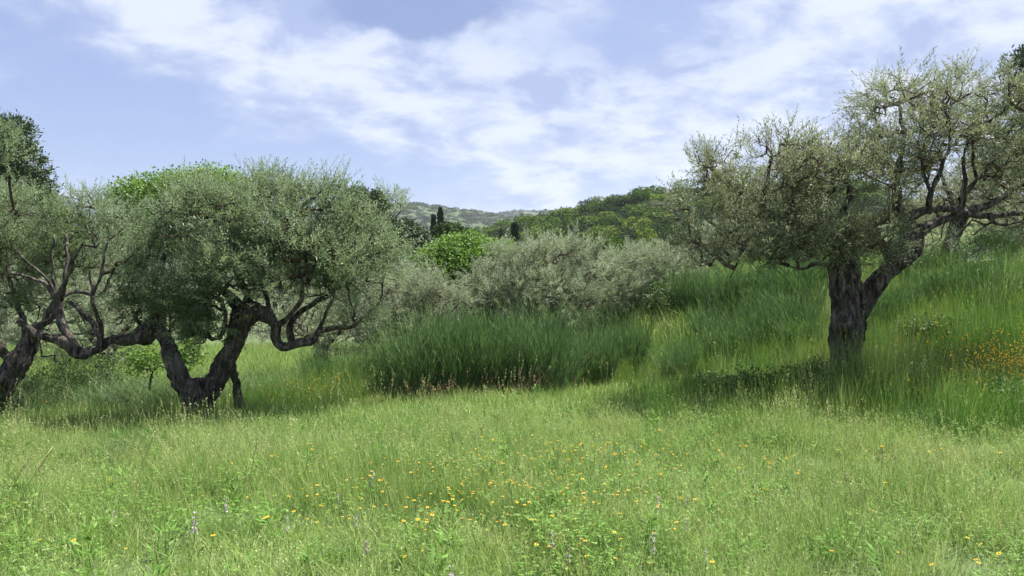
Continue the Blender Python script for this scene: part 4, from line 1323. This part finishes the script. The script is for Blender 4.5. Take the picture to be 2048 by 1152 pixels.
# ------------------------------------------------------------------ broom shrubs
def broom_mesh(seed, nst=430, H=1.25, W=.5):
    r = np.random.default_rng(seed)
    a = r.uniform(0, 6.283, nst); rad = W * .45 * np.sqrt(r.uniform(0, 1, nst))
    O = np.stack([rad * np.cos(a), rad * np.sin(a), np.zeros(nst)], -1)
    out = np.stack([np.cos(a), np.sin(a), np.zeros(nst)], -1) * (rad / W * .5)[:, None]
    parts = []
    h = H * np.clip(r.normal(.78, .22, nst), .2, 1.2)
    D0 = out + r.normal(0, .07, (nst, 3)); D0[:, 2] = 1
    mid = O + D0 * (h * .5)[:, None]
    D1 = D0 + r.normal(0, .07, (nst, 3)); D1[:, 2] = 1
    tip = mid + D1 * (h * .5)[:, None]
    # stem ribbons (three sided prisms)
    u, v = frames(D0)
    V1, Q1 = edge_tubes(O, mid, np.full(nst, .0042), np.full(nst, .003), u, v, u, v, 3)
    V2, Q2 = edge_tubes(mid, tip, np.full(nst, .003), np.full(nst, .0014), u, v, u, v, 3)
    st = np.clip(r.normal(.45, .2, nst), 0, 1)
    t1 = np.repeat(st, 6)
    # side sprigs
    k = 9
    s = r.uniform(.25, 1, (nst, k))
    lo = s < .5
    base = np.where(lo[..., None], O[:, None] + (mid - O)[:, None] * (s * 2)[..., None], mid[:, None] + (tip - mid)[:, None] * (s * 2 - 1)[..., None])
    Dv = D1[:, None] + r.normal(0, .20, (nst, k, 3))
    L = r.uniform(.10, .26, nst * k)
    V3, T3, t3 = leaves(base.reshape(-1, 3), Dv.reshape(-1, 3), r.normal(0, 1, (nst * k, 3)), L, np.full(nst * k, .0050), np.clip(np.repeat(st, k) + r.normal(.1, .15, nst * k), 0, 1))
    V = np.vstack([V1, V2, V3]); Q = np.vstack([Q1, Q2 + len(V1)]); T = T3 + len(V1) + len(V2)
    return new_mesh('broom_shrub', V, [Q, T], [M['broom_stem']], attrs={'tint': np.concatenate([t1, t1, t3])})


brooms = [broom_mesh(501), broom_mesh(502), broom_mesh(503, 280, 1.1, .6)]
bpos = []
for (px, py, D) in ((770, 745, 11.8), (815, 760, 11.4), (865, 770, 11.6), (905, 775, 11.3), (950, 780, 11.5), (995, 785, 11.2), (1040, 790, 11.4), (1085, 785, 11.2),
                    (1125, 775, 11.5), (1165, 765, 11.6), (1205, 755, 11.9), (830, 745, 12.4), (890, 745, 12.5), (960, 745, 12.4), (1020, 745, 12.4), (1090, 745, 12.4), (1150, 740, 12.5),
                    (1215, 735, 12.9), (735, 735, 12.7), (700, 730, 13.2), (1245, 745, 13.6), (1262, 740, 12.9), (660, 730, 14.0), (630, 730, 14.6)):
    bpos.append(((px - 1024) / FPX * D, D))
for i, (x, y) in enumerate(bpos):
    x += rng.normal(0, .12); y += rng.normal(0, .18)
    o = link('broom_shrub', brooms[i % 3], label='upright dark green broom shrub in the dense clump below the middle olive bush', cat='shrub', group='broom shrubs in the central clump',
             loc=(x, y, float(ground_z(x, y))))
    s = rng.uniform(.5, 1.1) * .88
    if i >= 18: s *= .75
    o.scale = (s * 1.25, s * 1.25, s); o.rotation_euler = (rng.normal(0, .06), rng.normal(0, .06), rng.uniform(0, 6.28))
for (px, D, s, lab) in ((1440, 15.5, .75, 'leftmost broom shrub on the bank under the big right olive crown'),
                        (1500, 15.2, .8, 'second broom shrub from the left under the big right olive crown'),
                        (1570, 16.2, .8, 'third broom shrub from the left under the big right olive crown'),
                        (1620, 15.2, .85, 'broom shrub nearest the left side of the big right olive trunk'),
                        (1380, 16.5, .75, 'broom shrub at the foot of the bank beside the yellowish bramble'),
                        (1990, 14.6, .7, 'broom shrub on the bank near the right edge'),
                        (1960, 12.6, .6, 'small broom shrub above the yellow flower patch on the bank')):
    x = (px - 1024) / FPX * D
    o = link('broom_shrub', brooms[int(px) % 3], label=lab, cat='shrub', loc=(x, D, float(ground_z(x, D))))
    o.scale = (s * 1.2, s * 1.2, s); o.rotation_euler = (0, 0, px)


rb = np.random.default_rng(55)
for (c0, d0, c1, d1, n, s0) in ((1345, 13.2, 1620, 13.0, 11, .62), (1400, 14.6, 1640, 14.4, 8, .7), (1760, 12.8, 2040, 12.2, 8, .55), (1800, 14.2, 2040, 14.0, 6, .6)):
    for j in range(n):
        f = (j + rb.uniform(.1, .9)) / n
        px = c0 + (c1 - c0) * f; D = d0 + (d1 - d0) * f + rb.normal(0, .35)
        x = (px - 1024) / FPX * D; s = s0 * rb.uniform(.7, 1.15)
        left = px < 1700
        o = link('broom_shrub', brooms[j % 3], label='soft green broom tuft on the bank left of the big right olive trunk' if left else 'soft green broom tuft on the bank right of the big right olive trunk',
                 cat='shrub', group='broom tufts on the bank, left part' if left else 'broom tufts on the bank, right part', loc=(x, D, float(ground_z(x, D)) - .03))
        o.scale = (s * 1.5, s * 1.5, s); o.rotation_euler = (rb.normal(0, .08), rb.normal(0, .08), rb.uniform(0, 6.28))


def bush_thing(name, label, cat, D, px, blobs, n, leaf, lm, seed, aspect=.6):
    r = np.random.default_rng(seed)
    bl = pix_blobs(blobs, D)
    b = PX(px, 560, D); b[2] = ground_z(b[0], b[1])
    root = link(name, None, label=label, cat=cat, loc=b)
    V, T, tn, A = generic_crown(bl, n, leaf, r, clump=5, cs=.05, shell=.35, aspect=aspect)
    k = V[:, 2].reshape(-1, 4).min(1) > ground_z(V[::4, 0], V[::4, 1]); kk = np.repeat(k, 4)
    V = V[kk]; tn = tn[kk]; m = len(V) // 4
    q = np.arange(m)[:, None] * 4; T = np.concatenate([q + np.array([0, 1, 2]), q + np.array([0, 2, 3])], 1).reshape(-1, 3)
    link('foliage', new_mesh('foliage', V - b, [T], [M[lm]], attrs={'tint': tn}), root)
    P, par, cnt, tips = grow(b[None] + np.array([[0, 0, .0], [0, 0, .15]]), A[r.choice(len(A), 70, replace=False)], r, step=.15)
    Vb, Qb = branch_mesh(P, par, cnt, .003, .02)
    link('stem', new_mesh('stem', Vb - b, [Qb], [M['twig']], smooth=True), root)


bush_thing('bramble_bush', 'yellow-green bramble bush right of the silvery olive at the foot of the bank', 'bush', 17.0, 1345,
           [(1330, 600, 40, 40, 0, .6, 1), (1375, 590, 40, 30, 0, .6, 1), (1340, 640, 50, 30, 0, .6, 1)], 7000, .05, 'bramble_leaf', 601)
bush_thing('bramble_bush', 'dark tangled bush under the low limb of the front left olive', 'bush', 12.6, 200,
           [(190, 740, 70, 35, 0, .5, 1), (110, 760, 70, 35, 0, .5, 1), (40, 790, 60, 30, 0, .4, .9)], 6000, .05, 'bramble_leaf', 602, .35)
bush_thing('sapling', 'small bright green leafy sapling behind the fork of the front left olive', 'sapling', 12.0, 300,
           [(290, 720, 35, 30, 0, .3, 1), (380, 705, 25, 30, 0, .3, 1)], 1800, .05, 'bright_leaf', 603)
bush_thing('leafy_weed', 'dark leafy weed growing at the foot of the big right olive', 'weed', 9.2, 1660,
           [(1580, 790, 60, 28, 0, .35, 1), (1740, 815, 60, 25, 0, .3, 1), (1660, 800, 60, 25, 0, .3, 1)], 3500, .045, 'bramble_leaf', 604)


for k, (px, py, D, rx, ry, lm, lab) in enumerate((
        (1860, 650, 11.6, 70, 20, 'bramble_leaf', 'dark bramble just above the yellow flowers on the bank'),
        (1960, 620, 12.6, 60, 20, 'bramble_leaf', 'dark bramble higher on the bank near the right edge'),
        (2030, 790, 8.6, 60, 22, 'bramble_leaf', 'low green bramble below the yellow flowers at the right edge'),
        (1600, 560, 15.5, 80, 22, 'bramble_leaf', 'bright bush on the bank skyline left of the big right olive trunk'),
        (1545, 782, 9.1, 95, 42, 'bramble_leaf', 'low dark weeds added to deepen the shade left of the big right olive trunk'),  # dark weeds round this trunk are added to deepen the shade under the crown
        (1665, 768, 9.2, 85, 46, 'bramble_leaf', 'dark leafy weeds added to deepen the shade at the big right olive trunk'),
        (1420, 770, 10.3, 60, 18, 'bramble_leaf', 'low weeds at the left end of the shade under the big right olive'),
        (1800, 792, 8.9, 80, 38, 'bramble_leaf', 'low dark weeds added to deepen the shade right of the big right olive trunk'),
        (2020, 480, 18.0, 90, 28, 'hill_leaf_dark', 'dark bush on the top of the bank at the right edge'),
        (1760, 505, 19.0, 90, 24, 'hill_leaf_dark', 'dark bush on the bank behind the fork of the big right olive'))):
    bush_thing('bramble_bush' if 'bramble' in lab or 'bush' in lab else 'leafy_weed', lab, 'bush' if 'weeds' not in lab else 'weed', D, px,
               [(px - rx * .4, py + 4, rx * .6, ry, 0, .35, 1), (px + rx * .35, py, rx * .6, ry, .1, .35, 1), (px, py + ry * .4, rx, ry * .8, 0, .4, 1)], 9000 if D < 9.3 else 4500, .03 + .0015 * D, lm, 620 + k)


# ------------------------------------------------------------------ flowers
def daisy_mesh(seed, h):
    r = np.random.default_rng(seed)
    stem = np.array([[0, 0, -.02, .0018], [r.normal(0, .01), r.normal(0, .01), h * .5, .0016], [r.normal(0, .02), r.normal(0, .02), h, .0014]])
    V, Q, T = tube(stem, 4)
    top = stem[-1, :3]
    n = 10; a = np.arange(n) / n * 6.283
    tl = np.array([r.normal(0, .3), r.normal(0, .3), 1]); tl /= np.linalg.norm(tl)
    u, v = frames(tl[None]); u, v = u[0], v[0]
    Dv = np.cos(a)[:, None] * u + np.sin(a)[:, None] * v + .25 * tl
    V2, T2, _ = leaves(np.repeat(top[None], n, 0), Dv, np.repeat(tl[None], n, 0), np.full(n, .0165), np.full(n, .0085), np.zeros(n), -.15)
    c = top + tl * .003
    m = 8; aa = np.arange(m) / m * 6.283
    ring = c + .006 * (np.cos(aa)[:, None] * u + np.sin(aa)[:, None] * v)
    V3 = np.vstack([ring, c + tl * .005]); T3 = np.stack([np.arange(m), (np.arange(m) + 1) % m, np.full(m, m)], -1)
    Va = np.vstack([V, V2, V3]); Ta = np.vstack([T, T2 + len(V), T3 + len(V) + len(V2)])
    mi = [0] * len(Q) + [0] * len(T) + [1] * len(T2) + [2] * len(T3)
    return new_mesh('yellow_daisy', Va, [Q, Ta], [M['stem'], M['yellow'], M['orange']], mi)


daisies = [daisy_mesh(700 + i, .22 + .03 * (i % 4)) for i in range(8)]
rf = np.random.default_rng(777)
spots = []
patches = [(1060, 985, 130, 28, 48), (1180, 980, 100, 28, 28), (940, 1010, 120, 30, 26), (1120, 1040, 110, 45, 34), (680, 990, 90, 20, 26), (720, 1025, 130, 25, 16),
           (1300, 1020, 100, 45, 14), (900, 1060, 60, 40, 10), (1260, 1085, 70, 25, 8), (60, 985, 90, 14, 9), (560, 1030, 40, 20, 5), (1340, 940, 30, 30, 4), (1640, 1090, 150, 40, 5),
           (1960, 1090, 60, 30, 5), (920, 935, 60, 12, 8), (200, 1080, 180, 30, 8), (1850, 880, 120, 40, 8)]
for (px, py, sx, sy, n) in patches:
    for _ in range(n):
        spots.append((px + rf.normal(0, sx), py + rf.normal(0, sy)))


def at_ground(px, py, h=0.0):
    """world ground point whose point h above it is seen at (px, py)"""
    lo, hi = 2.5, 40.0
    D = 3.0
    while D < 40:
        p = PX(px, py, D)
        if p[2] <= ground_z(p[0], p[1]) + h: break
        D += .04
    p = PX(px, py, D)
    return p[0], p[1], float(ground_z(p[0], p[1]))


for i, (px, py) in enumerate(spots):
    if py > 1140 or py < 900: py = min(max(py, 905), 1135)
    k = i % 8; h = .22 + .03 * (k % 4)
    s = rf.uniform(.45, .9)
    x, y, z = at_ground(px, py, h * s * .95)
    o = link('yellow_daisy', daisies[k], label='small golden yellow daisy on a thin stem in the foreground meadow', cat='flower', group='yellow daisies scattered in the foreground meadow', loc=(x, y, z))
    o.scale = (s, s, s); o.rotation_euler = (rf.normal(0, .1), rf.normal(0, .1), rf.uniform(0, 6.28))

# yellow haze of flowers on the bank and behind the left olive: uncountable
def fl(x, y):
    return (np.exp(-(((x - 5.7) / 1.5) ** 2 + ((y - 9.5) / .9) ** 2)) * 1.0 + np.exp(-(((x + 3.3) / .5) ** 2 + ((y - 11.5) / .5) ** 2)) * .7 + .003) * sstep(.3, .6, vnoise(x, y, .5, 80))
X, Y = field(700, 8.3, 13.0, fl)
put('yellow_flowers', X, Y, daisies, .38, .65, 'haze of yellow flowers on the bank at right and behind the front left olive', cat='flowers', hz=3.2, tilt=.3)


def fl2(x, y):
    return (np.exp(-(((x - .7) / 1.1) ** 2 + ((y - 5.6) / .7) ** 2)) * .8 + np.exp(-(((x + 1.0) / .9) ** 2 + ((y - 5.5) / .4) ** 2)) * .4) * (vnoise(x, y, .35, 81) > .45)
X, Y = field(170, 4.2, 7.2, fl2)
put('yellow_flowers', X, Y, daisies, .35, .75, 'tiny yellow flowers low in the grass between the larger daisies', cat='flowers', hz=1.9, tilt=.35)


def spike_mesh(seed, h, m2):
    r = np.random.default_rng(seed)
    stem = np.array([[0, 0, -.02, .0028], [r.normal(0, .01), 0, h * .5, .0025], [r.normal(0, .015), r.normal(0, .01), h, .0018]])
    V, Q, T = tube(stem, 5)
    n = 40
    t = r.uniform(.62, 1.02, n); a = r.uniform(0, 6.283, n)
    O = np.stack([.004 * np.cos(a), .004 * np.sin(a), t * h], -1) + np.array([stem[-1, 0], 0, 0]) * t[:, None]
    Dv = np.stack([np.cos(a), np.sin(a), r.uniform(-.2, .6, n)], -1)
    L = .017 * (1.25 - (t - .62))
    V2, T2, _ = leaves(O, Dv, r.normal(0, 1, (n, 3)), L, L * .75, np.zeros(n))
    V3, T3, _ = leaves(O[::3], Dv[::3] * .7, r.normal(0, 1, (len(O[::3]), 3)), L[::3] * .8, L[::3] * .4, np.zeros(len(O[::3])))
    lf = 4; aa = r.uniform(0, 6.28, lf)
    V4, T4, _ = leaves(np.stack([np.zeros(lf), np.zeros(lf), np.full(lf, .02)], -1), np.stack([np.cos(aa), np.sin(aa), np.full(lf, 1.2)], -1), r.normal(0, 1, (lf, 3)), np.full(lf, .13), np.full(lf, .02), np.zeros(lf))
    Va = np.vstack([V, V2, V3, V4]); a0, a1, a2 = len(V), len(V) + len(V2), len(V) + len(V2) + len(V3)
    Ta = np.vstack([T, T2 + a0, T3 + a1, T4 + a2])
    mi = [0] * (len(Q) + len(T)) + [1] * len(T2) + [2] * len(T3) + [0] * len(T4)
    return new_mesh('flower_spike', Va, [Q, Ta], [M['stem'], m2, M['maroon']], mi)


sp_w = [spike_mesh(800 + i, .30 + .03 * i, M['white']) for i in range(3)]
sp_p = [spike_mesh(810 + i, .28, M['pink']) for i in range(2)]
SP = [(381, 1028, 1.15, 'w', 'pale pinkish white flower spike in the foreground below the front left olive trunk'),
      (455, 995, .9, 'w', 'pale flower spike right of the pinkish one below the left olive trunk'),
      (578, 1035, .8, 'w', 'white flower spike left of the first yellow daisies'),
      (739, 945, 1.0, 'w', 'tall white flower spike at the left end of the yellow daisy patch'),
      (682, 990, .8, 'w', 'white flower spike among the leftmost yellow daisies'),
      (710, 1030, .7, 'w', 'short pale flower spike below the tall white one'),
      (224, 1025, .7, 'w', 'small pale flower spike far left in the foreground'),
      (905, 1130, 1.0, 'w', 'white flower spike at the bottom edge below the daisy patch'),
      (1105, 1065, .85, 'w', 'white flower spike inside the main yellow daisy patch'),
      (1313, 995, .9, 'p', 'pinkish flower spike right of the main yellow daisy patch'),
      (1375, 998, .75, 'p', 'single pink flower head right of the pinkish spike'),
      (1306, 1065, 1.0, 'w', 'white flower spike below the pinkish one'),
      (1374, 1042, .7, 'w', 'small white flower cluster right of the white spike'),
      (1137, 1098, .7, 'w', 'tiny white flower spike low in the daisy patch'),
      (1410, 1098, .7, 'w', 'white flower by itself at lower right of the daisies'),
      (735, 1085, .7, 'p', 'thin dusky pink flower head at lower centre left'),
      (1505, 960, .7, 'w', 'faint white flower spike right of centre near the shade of the right olive'),
      (988, 762, .0, 'p', ''), ]
for i, (px, py, s, c, lab) in enumerate(SP):
    if s == 0: continue
    h = (.30 + .03 * (i % 3)) * s * .85 if c == 'w' else .28 * s * .85
    x, y, z = at_ground(px, py, h)
    me = sp_w[i % 3] if c == 'w' else sp_p[i % 2]
    o = link('flower_spike', me, label=lab, cat='flower', loc=(x, y, z)); o.scale = (s * .72, s * .72, s * .85); o.rotation_euler = (.05 * math.sin(i * 2.), .08 * math.cos(i * 3.), i)


# tall single grass stalks in front at the left
def stalk_thing(name, label, pts, w=.004, head=True, m='straw', D=4.6):
    r = np.random.default_rng(abs(int(pts[0][0])) + 5)
    P3 = np.array([[*PX(px, py, D + dd), w * (1 - .5 * i / len(pts))] for i, (px, py, dd) in enumerate(pts)])
    b = P3[0, :3].copy(); b[2] = ground_z(b[0], b[1]); P3[0, 2] = b[2] - .03
    c = catmull(P3, .06)
    root = link(name, None, label=label, cat='grass stalk', loc=b)
    V, Q, T = tube(c, 5)
    link('stalk', new_mesh('stalk', V - b, [Q, T], [M[m]], smooth=True, attrs={'tint': np.full(len(V), .6)}), root)
    n = 46; e = c[-1, :3]; d = norm((c[-1, :3] - c[-6, :3])[None])[0]
    t = r.uniform(0, 1, n); O = e - d * (t * .17)[:, None]
    Dv = d + r.normal(0, .3, (n, 3)); L = r.uniform(.012, .024, n)
    V, T, tn = leaves(O, Dv, r.normal(0, 1, (n, 3)), L, L * .35, np.full(n, .5))
    link('seed_head', new_mesh('seed_head', V - b, [T], [M[m]], attrs={'tint': tn}), root)


stalk_thing('grass_stalk', 'long pale grass stalk leaning right at the left edge, reaching furthest up', [(-20, 1130, 0), (10, 1060, .05), (48, 985, .1), (80, 930, .15), (104, 896, .2)])
stalk_thing('grass_stalk', 'second pale stalk leaning at the left edge, lower than its neighbour', [(-30, 1060, .3), (5, 1000, .35), (30, 955, .4), (58, 918, .4)])
stalk_thing('grass_stalk', 'upright pale grass stalk near the left edge crossing the leaning ones', [(90, 1120, .2), (90, 1040, .2), (82, 960, .2), (78, 925, .2)])
stalk_thing('grass_stalk', 'thin long stalk leaning right below the front left olive trunk', [(240, 1110, .2), (262, 1030, .25), (285, 930, .3), (310, 862, .35)])
stalk_thing('grass_stalk', 'thin pale stalk right of the front left olive trunk', [(490, 1010, .9), (500, 960, .9), (510, 905, .9), (515, 880, .9)])
stalk_thing('dry_weed', 'small bare brown weed stem in the middle of the meadow', [(945, 915, 2.5), (948, 890, 2.5), (956, 866, 2.5), (968, 850, 2.5)], m='rust_stalk', w=.006)
stalk_thing('dry_weed', 'thin brown weed stem left of the small bare one in mid meadow', [(912, 930, 2.2), (910, 905, 2.2), (905, 875, 2.2), (903, 862, 2.2)], m='rust_stalk', w=.004)

# ------------------------------------------------------------------ haze in the air
m = bpy.data.materials.new('haze_air'); m.use_nodes = True
t = NT(m.node_tree); m.node_tree.nodes.clear()
out = t.n('ShaderNodeOutputMaterial'); pv = t.n('ShaderNodeVolumePrincipled')
pv.inputs['Color'].default_value = (.80, .88, 1.0, 1); pv.inputs['Density'].default_value = .00011; pv.inputs['Anisotropy'].default_value = .2
t.l(pv.outputs[0], out.inputs['Volume'])
x0, x1, y0, y1, z0, z1 = -2700, 2700, -60, 3100, -40, 260
V = [(x, y, z) for z in (z0, z1) for (x, y) in ((x0, y0), (x1, y0), (x1, y1), (x0, y1))]
link('haze', new_mesh('haze', V, [[(0, 3, 2, 1), (4, 5, 6, 7), (0, 1, 5, 4), (1, 2, 6, 5), (2, 3, 7, 6), (3, 0, 4, 7)]], [m]), kind='stuff')
